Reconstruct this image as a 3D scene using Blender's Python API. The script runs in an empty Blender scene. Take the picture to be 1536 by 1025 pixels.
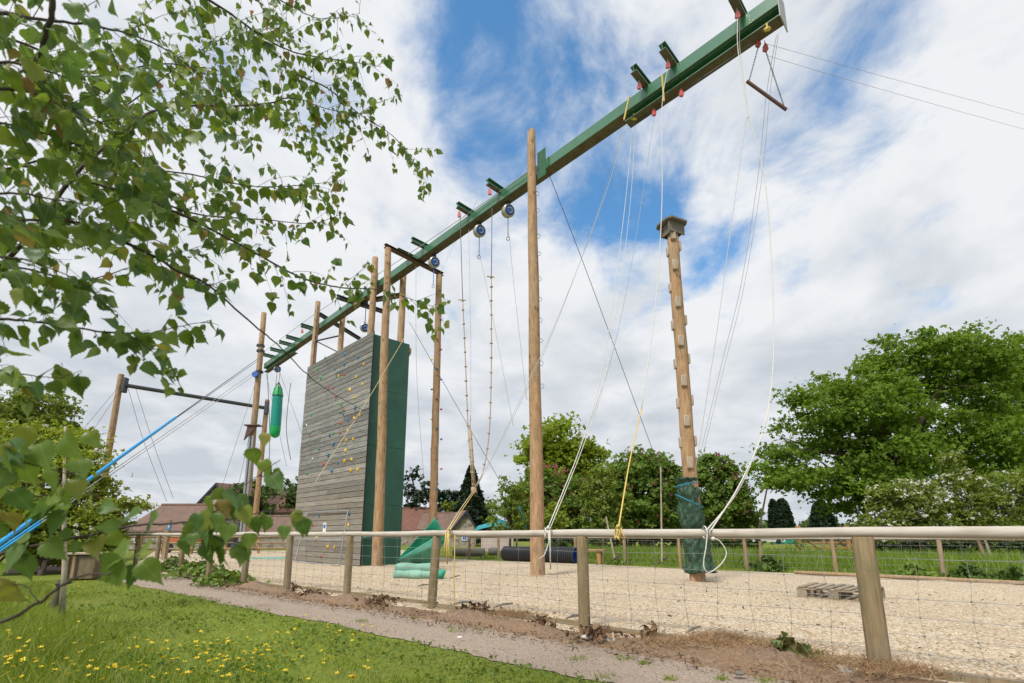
import bpy, bmesh, math, random
import numpy as np
from mathutils import Vector, Matrix, Quaternion
random.seed(7); RNG = np.random.default_rng(11)
R = math.radians
scene = bpy.context.scene
COL = scene.collection

# ---------------------------------------------------------------- camera model
F = 718.; PX = 768.; PY = 661.; HZ = 803.; H = 1.05
TH = math.atan((HZ - PY) / F); CT = math.cos(TH); ST = math.sin(TH)
def ray(x, y):
    u = (x - PX) / F; v = (PY - y) / F
    return Vector((u, CT - v * ST, ST + v * CT))
def G(x, y, z=0.):                       # where a sight line meets the level z
    r = ray(x, y); t = (z - H) / r.z
    return Vector((r.x * t, r.y * t, z))
def AY(x, y, Y):                         # point of a sight line at distance Y
    r = ray(x, y); t = Y / r.y
    return Vector((r.x * t, Y, r.z * t + H))
def AD(x, y, d):                         # point of a sight line at depth d
    r = ray(x, y)
    return Vector((r.x * d, r.y * d, r.z * d + H))
def plane_hit(x, y, p0, n):
    r = ray(x, y); o = Vector((0, 0, H)); t = (p0 - o).dot(n) / r.dot(n)
    return o + r * t

cam = bpy.data.cameras.new("camera"); co = bpy.data.objects.new("camera", cam); COL.objects.link(co)
co.location = (0, 0, H); co.rotation_euler = (math.pi / 2 + TH, 0, 0)
cam.sensor_width = 36; cam.lens = F / 1536 * 36; cam.shift_y = (PY - 512.5) / 1536
cam.clip_start = 0.05; cam.clip_end = 3000
cam.dof.use_dof = True; cam.dof.focus_distance = 9; cam.dof.aperture_fstop = 4.5
scene.camera = co
scene.cycles.caustics_reflective = False; scene.cycles.caustics_refractive = False

# ---------------------------------------------------------------- mesh helpers
class MB:
    def __init__(s): s.v = []; s.f = []; s.m = []; s.smooth = True
    def add(s, verts, faces, mi=0):
        o = len(s.v); s.v += [tuple(x) for x in verts]
        s.f += [tuple(i + o for i in f) for f in faces]; s.m += [mi] * len(faces)
        return s
    def box(s, c, size, rot=None, mi=0, bev=0.0):
        rot = rot or Matrix.Identity(3); c = Vector(c); hx, hy, hz = [q / 2 for q in size]
        b = min(bev, hx * .49, hy * .49, hz * .49)
        if b <= 0:
            vs = [c + rot @ Vector((x, y, z)) for x in (-hx, hx) for y in (-hy, hy) for z in (-hz, hz)]
            return s.add(vs, [(0, 1, 3, 2), (4, 6, 7, 5), (0, 4, 5, 1), (2, 3, 7, 6), (0, 2, 6, 4), (1, 5, 7, 3)], mi)
        bm = bmesh.new(); bmesh.ops.create_cube(bm, size=1)
        for v in bm.verts: v.co = Vector((v.co.x * hx * 2, v.co.y * hy * 2, v.co.z * hz * 2))
        bmesh.ops.bevel(bm, geom=bm.edges[:], offset=b, segments=1, affect='EDGES', profile=.5)
        bm.verts.index_update()
        s.add([c + rot @ v.co for v in bm.verts], [[v.index for v in f.verts] for f in bm.faces], mi); bm.free()
        return s
    def tube(s, pts, r, sides=8, mi=0, cap=True, jit=0.):
        pts = [Vector(p) for p in pts]; n = len(pts)
        rs = r if isinstance(r, (list, tuple)) else [r] * n
        o = len(s.v); up = None
        for i, p in enumerate(pts):
            d = (pts[min(i + 1, n - 1)] - pts[max(i - 1, 0)])
            d = d.normalized() if d.length > 1e-9 else Vector((0, 0, 1))
            if up is None:
                a = Vector((0, 0, 1)) if abs(d.z) < .9 else Vector((1, 0, 0)); up = (a - d * a.dot(d)).normalized()
            else:
                up = up - d * up.dot(d)
                up = up.normalized() if up.length > 1e-6 else d.orthogonal().normalized()
            w = d.cross(up)
            for k in range(sides):
                a = 2 * math.pi * k / sides; rr = rs[i] * (1 + jit * random.uniform(-1, 1))
                s.v.append(tuple(p + (up * math.cos(a) + w * math.sin(a)) * rr))
        for i in range(n - 1):
            for k in range(sides):
                a = o + i * sides + k; b = o + i * sides + (k + 1) % sides
                s.f.append((a, b, b + sides, a + sides)); s.m.append(mi)
        if cap:
            s.f.append(tuple(o + k for k in reversed(range(sides)))); s.m.append(mi)
            s.f.append(tuple(o + (n - 1) * sides + k for k in range(sides))); s.m.append(mi)
        return s
    def ball(s, c, r, sub=1, scale=(1, 1, 1), jit=0., mi=0, rot=None):
        bm = bmesh.new(); bmesh.ops.create_icosphere(bm, subdivisions=sub, radius=1)
        rot = rot or Matrix.Identity(3)
        vs = [Vector(c) + rot @ Vector((v.co.x * r * scale[0], v.co.y * r * scale[1], v.co.z * r * scale[2])) * (1 + jit * random.uniform(-1, 1)) for v in bm.verts]
        bm.verts.index_update()
        s.add(vs, [[v.index for v in f.verts] for f in bm.faces], mi); bm.free(); return s
    def prism(s, poly, off, mi=0):       # closed solid from a planar polygon pushed by off
        off = Vector(off); n = len(poly); o = len(s.v)
        s.v += [tuple(p) for p in poly] + [tuple(Vector(p) + off) for p in poly]
        s.f.append(tuple(o + i for i in reversed(range(n)))); s.f.append(tuple(o + n + i for i in range(n)))
        s.f += [(o + i, o + (i + 1) % n, o + n + (i + 1) % n, o + n + i) for i in range(n)]
        s.m += [mi] * (n + 2); return s
    def build(s, name, mat, parent=None, loc=None, smooth=None, auto=True):
        me = bpy.data.meshes.new(name)
        if parent is not None: org = Vector(parent['_o'])
        else:
            if loc is None:
                a = np.array(s.v); loc = ((a[:, 0].min() + a[:, 0].max()) / 2, (a[:, 1].min() + a[:, 1].max()) / 2, a[:, 2].min())
            org = Vector(loc)
        me.from_pydata([(x - org.x, y - org.y, z - org.z) for x, y, z in s.v], [], s.f)
        for m in (mat if isinstance(mat, (list, tuple)) else [mat]): me.materials.append(m)
        me.polygons.foreach_set('material_index', s.m)
        sm = s.smooth if smooth is None else smooth
        me.polygons.foreach_set('use_smooth', [sm] * len(s.f))
        me.update()
        if sm and auto: me.set_sharp_from_angle(angle=R(40))
        return link(name, me, parent, org)
def link(name, me, parent, org):
    o = bpy.data.objects.new(name, me); COL.objects.link(o)
    if parent is not None: o.parent = parent; o.location = (0, 0, 0)
    else: o.location = org
    o['_o'] = tuple(org)
    return o
def thing(name, label, cat, loc, group=None):
    o = bpy.data.objects.new(name, None); COL.objects.link(o); o.location = loc; o['_o'] = tuple(loc)
    o.empty_display_size = .2
    return tag(o, label, cat, group)
def tag(o, label, cat, group=None):
    o['label'] = label; o['category'] = cat
    if group: o['group'] = group
    return o
def structure(o): o['kind'] = 'structure'; return o
def stuff(o, label=None, cat=None):
    o['kind'] = 'stuff'
    if label: o['label'] = label; o['category'] = cat
    return o
def np_obj(name, V, Fc, mats, parent=None, loc=(0, 0, 0), mi=None, smooth=False):
    """V (n,3) world coordinates, Fc (m,k) faces of equal size"""
    org = Vector(parent['_o']) if parent is not None else Vector(loc)
    V = (V - np.array(org)).astype(np.float32); m, k = Fc.shape
    me = bpy.data.meshes.new(name)
    me.vertices.add(len(V)); me.vertices.foreach_set('co', V.ravel())
    me.loops.add(m * k); me.loops.foreach_set('vertex_index', Fc.astype(np.int32).ravel())
    me.polygons.add(m); me.polygons.foreach_set('loop_start', np.arange(0, m * k, k, dtype=np.int32))
    for q in (mats if isinstance(mats, (list, tuple)) else [mats]): me.materials.append(q)
    if mi is not None: me.polygons.foreach_set('material_index', mi.astype(np.int32))
    me.update(calc_edges=True); me.validate()
    me.polygons.foreach_set('use_smooth', [smooth] * len(me.polygons))
    return link(name, me, parent, org)
def frames(Y, N):
    """orthonormal frames: y axis along Y, z as close to N as possible"""
    Y = Y / (np.linalg.norm(Y, axis=1, keepdims=True) + 1e-9)
    Z = N - Y * (N * Y).sum(1, keepdims=True); Z /= (np.linalg.norm(Z, axis=1, keepdims=True) + 1e-9)
    X = np.cross(Y, Z)
    return np.stack([X, Y, Z], axis=2)
def scatter(T, TF, P, M, S):
    n = len(P); k = len(T)
    S = np.asarray(S); S = S[:, None] if S.ndim == 1 else S
    V = np.einsum('nij,nkj->nki', M, T[None] * S[:, None, :] if S.shape[1] == 3 else T[None] * S[:, :, None]) + P[:, None, :]
    Fc = TF[None] + (np.arange(n) * k)[:, None, None]
    return V.reshape(-1, 3), Fc.reshape(-1, TF.shape[1])

# ---------------------------------------------------------------- materials
def newmat(name):
    m = bpy.data.materials.new(name); m.use_nodes = True; nt = m.node_tree
    return m, nt, nt.nodes, nt.links, nt.nodes['Principled BSDF']
def N(nt, t, **kw):
    n = nt.nodes.new(t)
    for k, v in kw.items(): setattr(n, k, v)
    return n
def ramp(nt, fac, stops):
    r = N(nt, 'ShaderNodeValToRGB'); e = r.color_ramp.elements
    while len(e) < len(stops): e.new(.5)
    for q, (p, c) in zip(e, stops): q.position = p; q.color = (*c, 1)
    nt.links.new(fac, r.inputs[0]); return r.outputs[0]
def noise(nt, vec, scale, detail=6, rough=.6, dist=0):
    n = N(nt, 'ShaderNodeTexNoise'); n.inputs['Scale'].default_value = scale; n.inputs['Detail'].default_value = detail
    n.inputs['Roughness'].default_value = rough; n.inputs['Distortion'].default_value = dist
    if vec is not None: nt.links.new(vec, n.inputs['Vector'])
    return n.outputs['Fac']
def mapping(nt, sc, src='Object'):
    tc = N(nt, 'ShaderNodeTexCoord'); mp = N(nt, 'ShaderNodeMapping'); mp.inputs['Scale'].default_value = sc
    nt.links.new(tc.outputs[src], mp.inputs[0]); return mp.outputs[0]
def mix(nt, fac, a, b, mode='MIX'):
    m = N(nt, 'ShaderNodeMix', data_type='RGBA', blend_type=mode)
    for sock, val in ((m.inputs[0], fac), (m.inputs[6], a), (m.inputs[7], b)):
        if hasattr(val, 'is_output'): nt.links.new(val, sock)
        elif isinstance(val, (int, float)): sock.default_value = val
        else: sock.default_value = (*val, 1)
    return m.outputs[2]
def bump(nt, h, bs, strength=.3, dist=.01):
    b = N(nt, 'ShaderNodeBump'); b.inputs['Strength'].default_value = strength; b.inputs['Distance'].default_value = dist
    nt.links.new(h, b.inputs['Height']); nt.links.new(b.outputs[0], bs.inputs['Normal'])
def simple(name, c, rough=.6, var=.15, scale=8, bmp=.1, sc=(1, 1, 1), metal=0, island=0., spec=.5, dist=.01):
    m, nt, nd, lk, bs = newmat(name)
    v = mapping(nt, sc); n = noise(nt, v, scale)
    lo = tuple(q * (1 - var) for q in c); hi = tuple(min(1, q * (1 + var)) for q in c)
    col = ramp(nt, n, [(.3, lo), (.7, hi)])
    if island:
        g = N(nt, 'ShaderNodeNewGeometry')
        i2 = ramp(nt, g.outputs['Random Per Island'], [(0, (1 - island,) * 3), (1, (1,) * 3)])
        col = mix(nt, 1, col, i2, 'MULTIPLY')
    lk.new(col, bs.inputs['Base Color']); bs.inputs['Roughness'].default_value = rough; bs.inputs['Metallic'].default_value = metal
    bs.inputs['Specular IOR Level'].default_value = spec
    if bmp: bump(nt, n, bs, bmp, dist)
    return m
def pole_mat(name, c, dark, knots=True, tint=None):
    m, nt, nd, lk, bs = newmat(name)
    v = mapping(nt, (16, 16, .9)); n = noise(nt, v, 2.2, 8, .65)
    v2 = mapping(nt, (5, 5, 2.2)); n2 = noise(nt, v2, 1.3, 5, .6, .6)
    a = ramp(nt, n, [(.28, tuple(q * .55 for q in c)), (.5, c), (.75, tuple(q * 1.2 for q in c))])
    col = mix(nt, ramp(nt, n2, [(.42, (0, 0, 0)), (.68, (.8, .8, .8))]), a, dark)
    if knots:
        vo = N(nt, 'ShaderNodeTexVoronoi'); vo.inputs['Scale'].default_value = 3.3
        lk.new(mapping(nt, (1.6, 1.6, .75)), vo.inputs['Vector'])
        col = mix(nt, ramp(nt, vo.outputs['Distance'], [(.08, (.9, .9, .9)), (.24, (0, 0, 0))]), col, tuple(q * .45 for q in dark))
    ck = noise(nt, mapping(nt, (22, 22, .35)), 1.0, 3, .5)
    col = mix(nt, ramp(nt, ck, [(.485, (0, 0, 0)), (.5, (.75, .75, .75)), (.515, (0, 0, 0))]), col, tuple(q * .35 for q in dark))
    gr = noise(nt, mapping(nt, (2.5, 2.5, .5)), 1.2, 5, .6)
    col = mix(nt, ramp(nt, gr, [(.5, (0, 0, 0)), (.72, (.55, .55, .55))]), col, (.30, .265, .215))
    lk.new(col, bs.inputs['Base Color']); bs.inputs['Roughness'].default_value = .85
    bs.inputs['Specular IOR Level'].default_value = .25
    bump(nt, n, bs, .5, .012); return m
def leaf_mat(name, stops, trans=.35, rough=.5, lowvar=.35, lscale=.6, tsat=(1.15, 1.1, .6), spec=.35):
    m, nt, nd, lk, bs = newmat(name)
    g = N(nt, 'ShaderNodeNewGeometry')
    col = ramp(nt, g.outputs['Random Per Island'], stops)
    n = noise(nt, mapping(nt, (1, 1, 1)), lscale, 3, .5)
    col = mix(nt, 1, col, ramp(nt, n, [(.3, (1 - lowvar,) * 3), (.7, (1, 1, 1))]), 'MULTIPLY')
    lk.new(col, bs.inputs['Base Color']); bs.inputs['Roughness'].default_value = rough
    bs.inputs['Specular IOR Level'].default_value = spec
    t = N(nt, 'ShaderNodeBsdfTranslucent'); lk.new(mix(nt, 1, col, tsat, 'MULTIPLY'), t.inputs[0])
    ms = N(nt, 'ShaderNodeMixShader'); ms.inputs[0].default_value = trans
    lk.new(bs.outputs[0], ms.inputs[1]); lk.new(t.outputs[0], ms.inputs[2])
    lk.new(ms.outputs[0], nd['Material Output'].inputs[0]); return m

M = {}
M['pole'] = pole_mat('pole_wood', (.44, .28, .155), (.27, .16, .08))
M['pole_pale'] = pole_mat('pale_pole_wood', (.48, .32, .19), (.31, .19, .10))
M['post'] = pole_mat('post_wood', (.27, .20, .115), (.15, .13, .065))
M['post_far'] = pole_mat('far_post_wood', (.36, .25, .15), (.22, .16, .09), False)
M['orange_wood'] = pole_mat('orange_wood', (.44, .25, .11), (.28, .15, .07), False)
M['block'] = simple('block_wood', (.46, .37, .28), .85, .25, 30, .3, (1, 1, .15), island=.25)
M['grey_board'] = simple('grey_board', (.17, .155, .13), .85, .3, 9, .3, (3, 3, 3), island=.2)
M['pallet_board'] = simple('pallet_board', (.30, .245, .175), .9, .3, 9, .3, (3, 3, 3), island=.3)
M['hutch'] = simple('hutch_wood', (.17, .13, .08), .9, .35, 8, .3, (3, 3, .6))
M['mossy'] = simple('mossy_wood', (.105, .095, .05), .95, .4, 14, .4, (3, 3, .6))
M['steel_green'] = simple('green_paint', (.045, .16, .085), .25, .15, 2, .02, spec=.9)
M['underside'] = simple('brown_grey_soffit', (.115, .095, .07), .6, .3, 4, .05)
def wear(m, c, lo=.64):
    nt = m.node_tree; bs = nt.nodes['Principled BSDF']; l = bs.inputs[0].links[0]; src = l.from_socket; nt.links.remove(l)
    f = noise(nt, mapping(nt, (1, 1, 1)), 3.4, 10, .72); f2 = noise(nt, mapping(nt, (.5, .5, 9)), 1.5, 5, .6)
    nt.links.new(mix(nt, ramp(nt, f, [(lo, (0, 0, 0)), (lo + .07, (.8, .8, .8))]), mix(nt, ramp(nt, f2, [(.45, (0, 0, 0)), (.8, (.35, .35, .35))]), src, (.10, .16, .11)), c), bs.inputs[0])
wear(M['steel_green'], (.13, .075, .04))
M['steel_green_dark'] = simple('dark_green_paint', (.02, .075, .04), .4, .3, 3, .05)
M['brown_steel'] = simple('brown_steel', (.10, .05, .035), .6, .35, 8, .1)
M['dark_steel'] = simple('dark_steel', (.045, .05, .055), .5, .3, 8, .1)
M['black'] = simple('black_rubber', (.012, .012, .014), .55, .3, 10, .1)
M['galv'] = simple('galvanised_steel', (.42, .44, .46), .4, .2, 12, .05, metal=.6)
M['wire'] = simple('fence_wire', (.27, .275, .27), .55, .3, 20, 0, metal=.4)
M['cable'] = simple('steel_cable', (.06, .06, .065), .5, .2, 20, 0)
M['grey_cable'] = simple('grey_cable', (.34, .35, .36), .6, .2, 20, 0)
M['rope_white'] = simple('white_rope', (.60, .58, .53), .9, .25, 60, .3)
M['rope_tan'] = simple('tan_rope', (.40, .31, .21), .9, .25, 60, .3)
M['rope_straw'] = simple('straw_rope', (.55, .46, .28), .9, .25, 60, .3)
M['rope_yellow'] = simple('yellow_rope', (.62, .44, .12), .85, .25, 60, .3)
M['blue_sleeve'] = simple('blue_sleeve', (.01, .29, .62), .45, .12, 6, .05)
M['blue_cord'] = simple('blue_cord', (.01, .22, .38), .6, .1, 6, 0)
M['red'] = simple('red_pulley', (.60, .12, .13), .4, .2, 10, 0)
M['silver'] = simple('belay_housing', (.45, .43, .38), .4, .2, 6, .03, metal=.3)
M['belay_blue'] = simple('belay_blue', (.03, .13, .50), .35, .1, 6, 0)
M['white'] = simple('white_paint', (.75, .75, .73), .5, .08, 6, 0)
M['tarp'] = simple('green_tarpaulin', (.022, .064, .034), .55, .35, 7, .9, dist=.04)
M['bag_teal'] = simple('bag_teal', (.0, .26, .20), .45, .12, 5, .1)
M['bag_green'] = simple('bag_green', (.0, .36, .09), .45, .12, 5, .1)
M['wall_green'] = simple('green_panel', (.018, .09, .058), .45, .22, 1.6, .08)
M['tube_black'] = simple('tube_black', (.018, .02, .025), .4, .2, 5, .05)
M['tube_blue'] = simple('tube_blue', (.02, .10, .42), .5, .1, 5, .05)
M['concrete'] = simple('pale_concrete', (.50, .45, .40), .9, .15, 2, .2)
M['orange_paint'] = simple('orange_paint', (.45, .12, .04), .5, .2, 4, .05)
M['glass'] = simple('window_glass', (.03, .035, .04), .1, .2, 3, 0)
M['bark'] = simple('tree_bark', (.075, .058, .042), .95, .45, 6, .6, (3, 3, .5), dist=.03)
M['birch_bark'] = simple('birch_bark', (.055, .035, .028), .8, .4, 30, .3)
M['pale_bark'] = simple('pale_bark', (.34, .29, .22), .9, .4, 14, .3, (1, 1, .4))
M['fascia'] = simple('dark_blue_fascia', (.012, .022, .04), .5, .2, 4, 0)

def net_mat(name, c, tr=.35):
    m, nt, nd, lk, bs = newmat(name)
    v = mapping(nt, (1, 1, 1)); n = noise(nt, v, 2.5, 5, .6)
    col = ramp(nt, n, [(.3, tuple(q * .8 for q in c)), (.75, tuple(min(1, q * 1.35 + .06) for q in c))])
    lk.new(col, bs.inputs['Base Color']); bs.inputs['Roughness'].default_value = .7
    bump(nt, noise(nt, v, 9, 3), bs, .4, .03)
    t = N(nt, 'ShaderNodeBsdfTranslucent'); lk.new(col, t.inputs[0]); ms = N(nt, 'ShaderNodeMixShader'); ms.inputs[0].default_value = tr
    lk.new(bs.outputs[0], ms.inputs[1]); lk.new(t.outputs[0], ms.inputs[2]); lk.new(ms.outputs[0], nd['Material Output'].inputs[0]); return m
M['net'] = net_mat('green_mesh_cloth', (.03, .42, .28), .5)
M['net_dark'] = net_mat('faded_mesh_cloth', (.06, .30, .21), .2)
M['net_roll'] = net_mat('rolled_mesh_cloth', (.16, .33, .25), .05)
M['canopy'] = net_mat('turquoise_canvas', (.03, .38, .42), .4)

def rail_mat():
    m, nt, nd, lk, bs = newmat('rail_wood')
    v = mapping(nt, (26, 26, 1.6)); n = noise(nt, v, 1.2, 8, .65)
    n2 = noise(nt, mapping(nt, (2, 2, 2)), 3, 4)
    a = ramp(nt, n, [(.25, (.30, .25, .20)), (.5, (.47, .42, .36)), (.8, (.58, .54, .49))])
    col = mix(nt, ramp(nt, n2, [(.5, (0, 0, 0)), (.8, (.5, .5, .5))]), a, (.30, .24, .18))
    lk.new(col, bs.inputs['Base Color']); bs.inputs['Roughness'].default_value = .85; bump(nt, n, bs, .3, .006); return m
M['rail'] = rail_mat()

def plank_mat():
    m, nt, nd, lk, bs = newmat('weathered_planks')
    g = N(nt, 'ShaderNodeNewGeometry')
    n = noise(nt, mapping(nt, (1.2, 1.2, 22)), 1.6, 8, .65); n2 = noise(nt, mapping(nt, (1, 1, 1.6)), .55, 4, .6)
    a = ramp(nt, n, [(.25, (.11, .107, .10)), (.5, (.235, .23, .215)), (.78, (.41, .405, .385))])
    i = ramp(nt, g.outputs['Random Per Island'], [(0, (.58, .59, .60)), (.8, (1.02, 1.02, 1.0)), (1, (1.2, 1.18, 1.14))])
    col = mix(nt, 1, a, i, 'MULTIPLY')
    sx = N(nt, 'ShaderNodeSeparateXYZ'); lk.new(mapping(nt, (1, 1, 1)), sx.inputs[0])
    br = N(nt, 'ShaderNodeMapRange'); lk.new(sx.outputs['Z'], br.inputs[0])
    br.inputs[1].default_value = 2.2; br.inputs[2].default_value = 4.2; br.inputs[3].default_value = .55; br.inputs[4].default_value = 0
    mm = N(nt, 'ShaderNodeMath', operation='MULTIPLY'); lk.new(br.outputs[0], mm.inputs[0]); lk.new(n2, mm.inputs[1])
    col = mix(nt, mm.outputs[0], col, (.36, .28, .19))
    lk.new(col, bs.inputs['Base Color']); bs.inputs['Roughness'].default_value = .9; bs.inputs['Specular IOR Level'].default_value = .2
    bump(nt, n, bs, .4, .01); return m
M['planks'] = plank_mat()

def stone_mat(name, c1, c2, mortar, scale=3.2):
    m, nt, nd, lk, bs = newmat(name)
    v = mapping(nt, (1, 1, 1.7)); vo = N(nt, 'ShaderNodeTexVoronoi'); vo.inputs['Scale'].default_value = scale; lk.new(v, vo.inputs['Vector'])
    ve = N(nt, 'ShaderNodeTexVoronoi', feature='DISTANCE_TO_EDGE'); ve.inputs['Scale'].default_value = scale; lk.new(v, ve.inputs['Vector'])
    sp = N(nt, 'ShaderNodeSeparateColor'); lk.new(vo.outputs['Color'], sp.inputs[0])
    a = ramp(nt, sp.outputs[0], [(.1, c1), (.9, c2)])
    col = mix(nt, ramp(nt, ve.outputs[0], [(.02, (1, 1, 1)), (.09, (0, 0, 0))]), a, mortar)
    lk.new(col, bs.inputs['Base Color']); bs.inputs['Roughness'].default_value = .9; bump(nt, ve.outputs[0], bs, .5, .03); return m
M['stone'] = stone_mat('rubble_stone', (.17, .14, .11), (.40, .35, .28), (.34, .30, .25), 2.6)
M['cream_wall'] = simple('cream_render', (.42, .38, .31), .9, .12, 1.5, .1)
def roof_mat(name, c, d):
    m, nt, nd, lk, bs = newmat(name)
    b = N(nt, 'ShaderNodeTexBrick'); b.inputs['Scale'].default_value = 1.0; b.inputs['Brick Width'].default_value = .32; b.inputs['Row Height'].default_value = .2
    b.inputs['Mortar Size'].default_value = .018; b.inputs['Color1'].default_value = (*c, 1); b.inputs['Color2'].default_value = (*[q * .72 for q in c], 1); b.inputs['Mortar'].default_value = (*d, 1)
    tc = N(nt, 'ShaderNodeTexCoord'); mp = N(nt, 'ShaderNodeMapping'); mp.inputs['Rotation'].default_value = (R(90), 0, 0)
    lk.new(tc.outputs['Object'], mp.inputs[0]); lk.new(mp.outputs[0], b.inputs['Vector'])
    n = noise(nt, tc.outputs['Object'], .9, 6, .65)
    col = mix(nt, ramp(nt, n, [(.4, (0, 0, 0)), (.75, (.7, .7, .7))]), b.outputs[0], d)
    lk.new(col, bs.inputs['Base Color']); bs.inputs['Roughness'].default_value = .9; bump(nt, b.outputs['Fac'], bs, .3, .02); return m
M['roof_red'] = roof_mat('red_tiles', (.22, .085, .06), (.12, .075, .055))
M['roof_brown'] = roof_mat('brown_tiles', (.21, .12, .09), (.13, .095, .075))

# leaves
gg = lambda *s: list(s)
M['birch_leaf'] = leaf_mat('birch_leaf', gg((0, (.20, .28, .035)), (.3, (.14, .23, .045)), (.58, (.10, .195, .068)), (.88, (.23, .31, .04)), (.972, (.28, .26, .07)), (.992, (.36, .20, .11))), .5, .42, .12, 3)
M['oak_leaf'] = leaf_mat('oak_leaf', gg((0, (.11, .21, .018)), (.5, (.17, .295, .024)), (1, (.27, .39, .04))), .48, .65, .28, .45)
M['lime_leaf'] = leaf_mat('lime_leaf', gg((0, (.22, .33, .02)), (.5, (.31, .42, .028)), (1, (.40, .48, .045))), .5, .55, .45, .5)
M['chestnut_leaf'] = leaf_mat('chestnut_leaf', gg((0, (.11, .20, .03)), (.5, (.165, .275, .04)), (1, (.25, .35, .065))), .45, .55, .25, .7)
M['soft_leaf'] = leaf_mat('soft_leaf', gg((0, (.16, .24, .035)), (.5, (.22, .30, .045)), (1, (.31, .37, .07))), .42, .6, .3, .8)
M['yellow_leaf'] = leaf_mat('yellow_leaf', gg((0, (.19, .28, .025)), (.5, (.30, .38, .04)), (1, (.42, .46, .07))), .45, .5, .25, .9)
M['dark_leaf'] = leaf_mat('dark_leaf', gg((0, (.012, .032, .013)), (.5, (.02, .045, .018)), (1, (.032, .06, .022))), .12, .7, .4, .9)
M['pine_leaf'] = leaf_mat('pine_leaf', gg((0, (.016, .034, .018)), (.5, (.028, .052, .026)), (1, (.042, .07, .036))), .12, .7, .3, .9)
M['hedge_leaf'] = leaf_mat('hedge_leaf', gg((0, (.06, .115, .018)), (.5, (.09, .16, .025)), (1, (.13, .21, .04))), .25, .6, .5, .5)
M['weed_leaf'] = leaf_mat('weed_leaf', gg((0, (.11, .19, .024)), (.5, (.15, .245, .035)), (1, (.23, .31, .055))), .3, .5, .3, 2)
M['weed_red'] = leaf_mat('reddish_weed_leaf', gg((0, (.10, .15, .03)), (.6, (.13, .17, .04)), (1, (.20, .09, .05))), .25, .5, .3, 3)
M['dead_leaf'] = leaf_mat('dead_leaf', gg((0, (.10, .055, .03)), (.5, (.17, .10, .055)), (1, (.30, .19, .10))), .15, .8, .3, 3, (1, 1, 1))
M['straw'] = leaf_mat('straw', gg((0, (.26, .15, .075)), (.5, (.42, .27, .14)), (1, (.56, .41, .25))), .2, .8, .3, 3, (1, 1, 1))
M['blossom_white'] = leaf_mat('white_blossom', gg((0, (.62, .60, .46)), (1, (.80, .78, .66))), .3, .7, .1, 3, (1, 1, 1))
M['blossom_pink'] = leaf_mat('pink_blossom', gg((0, (.30, .09, .085)), (1, (.50, .20, .17))), .25, .7, .1, 3, (1, 1, 1))
M['grass'] = leaf_mat('grass_blade', gg((0, (.155, .24, .02)), (.45, (.23, .335, .03)), (.78, (.32, .40, .05)), (1, (.48, .46, .17))), .4, .5, .35, .9)
M['tall_grass'] = leaf_mat('tall_grass_blade', gg((0, (.15, .25, .024)), (.6, (.22, .33, .035)), (1, (.32, .41, .08))), .35, .5, .3, .5)
M['petal'] = leaf_mat('buttercup_petal', gg((0, (.80, .50, .01)), (1, (.86, .62, .02))), .25, .35, .05, 3, (1, 1, 1))

def veins(m):                                         # paler midrib and side veins on the near leaves
    nt = m.node_tree; uv = N(nt, 'ShaderNodeUVMap'); uv.uv_map = 'leaf'; sp = N(nt, 'ShaderNodeSeparateXYZ'); nt.links.new(uv.outputs[0], sp.inputs[0])
    def mth(op, a, b=None):
        n = N(nt, 'ShaderNodeMath', operation=op)
        for i, q in enumerate((a, b)):
            if q is None: continue
            if hasattr(q, 'is_output'): nt.links.new(q, n.inputs[i])
            else: n.inputs[i].default_value = q
        return n.outputs[0]
    ax = mth('ABSOLUTE', sp.outputs[0]); mid = mth('LESS_THAN', ax, .014)
    sv = mth('GREATER_THAN', mth('SINE', mth('MULTIPLY', mth('SUBTRACT', sp.outputs[1], mth('MULTIPLY', ax, .75)), 62)), .86)
    f = mth('MAXIMUM', mth('MULTIPLY', mid, .55), mth('MULTIPLY', sv, .22))
    for bs in [n for n in nt.nodes if n.type in ('BSDF_PRINCIPLED', 'BSDF_TRANSLUCENT')]:
        l = bs.inputs[0].links[0]; src = l.from_socket; nt.links.remove(l); nt.links.new(mix(nt, f, src, (.26, .34, .14)), bs.inputs[0])
veins(M['birch_leaf'])
# ---------------------------------------------------------------- world, sun
SUN_EL, SUN_AZ = 52, 215       # behind the camera, to the left
w = bpy.data.worlds.new("World"); scene.world = w; w.use_nodes = True; nt = w.node_tree; lk = nt.links
bg = nt.nodes['Background']; bg.inputs[1].default_value = .1
sky = N(nt, 'ShaderNodeTexSky', sky_type='NISHITA'); sky.sun_disc = False; sky.sun_elevation = R(SUN_EL); sky.sun_rotation = R(SUN_AZ)
sky.ozone_density = 2.0; sky.air_density = 1.0; sky.dust_density = .4
tc = N(nt, 'ShaderNodeTexCoord'); dirv = tc.outputs['Generated']
sx = N(nt, 'ShaderNodeSeparateXYZ'); lk.new(dirv, sx.inputs[0])
def MA(op, a, b=None, c=None, clamp=False):
    n = N(nt, 'ShaderNodeMath', operation=op, use_clamp=clamp)
    for i, q in enumerate((a, b, c)):
        if q is None: continue
        if hasattr(q, 'is_output'): lk.new(q, n.inputs[i])
        else: n.inputs[i].default_value = q
    return n.outputs[0]
zz = MA('ADD', MA('MAXIMUM', sx.outputs['Z'], 0.0), .22)
cb = N(nt, 'ShaderNodeCombineXYZ'); lk.new(MA('DIVIDE', sx.outputs['X'], zz), cb.inputs[0]); lk.new(MA('DIVIDE', sx.outputs['Y'], zz), cb.inputs[1])
cl = cb.outputs[0]
mp_ = N(nt, 'ShaderNodeMapping'); mp_.inputs['Rotation'].default_value = (0, 0, R(35)); mp_.inputs['Scale'].default_value = (1.2, .92, 1); lk.new(cl, mp_.inputs[0]); cl2 = mp_.outputs[0]
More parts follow.
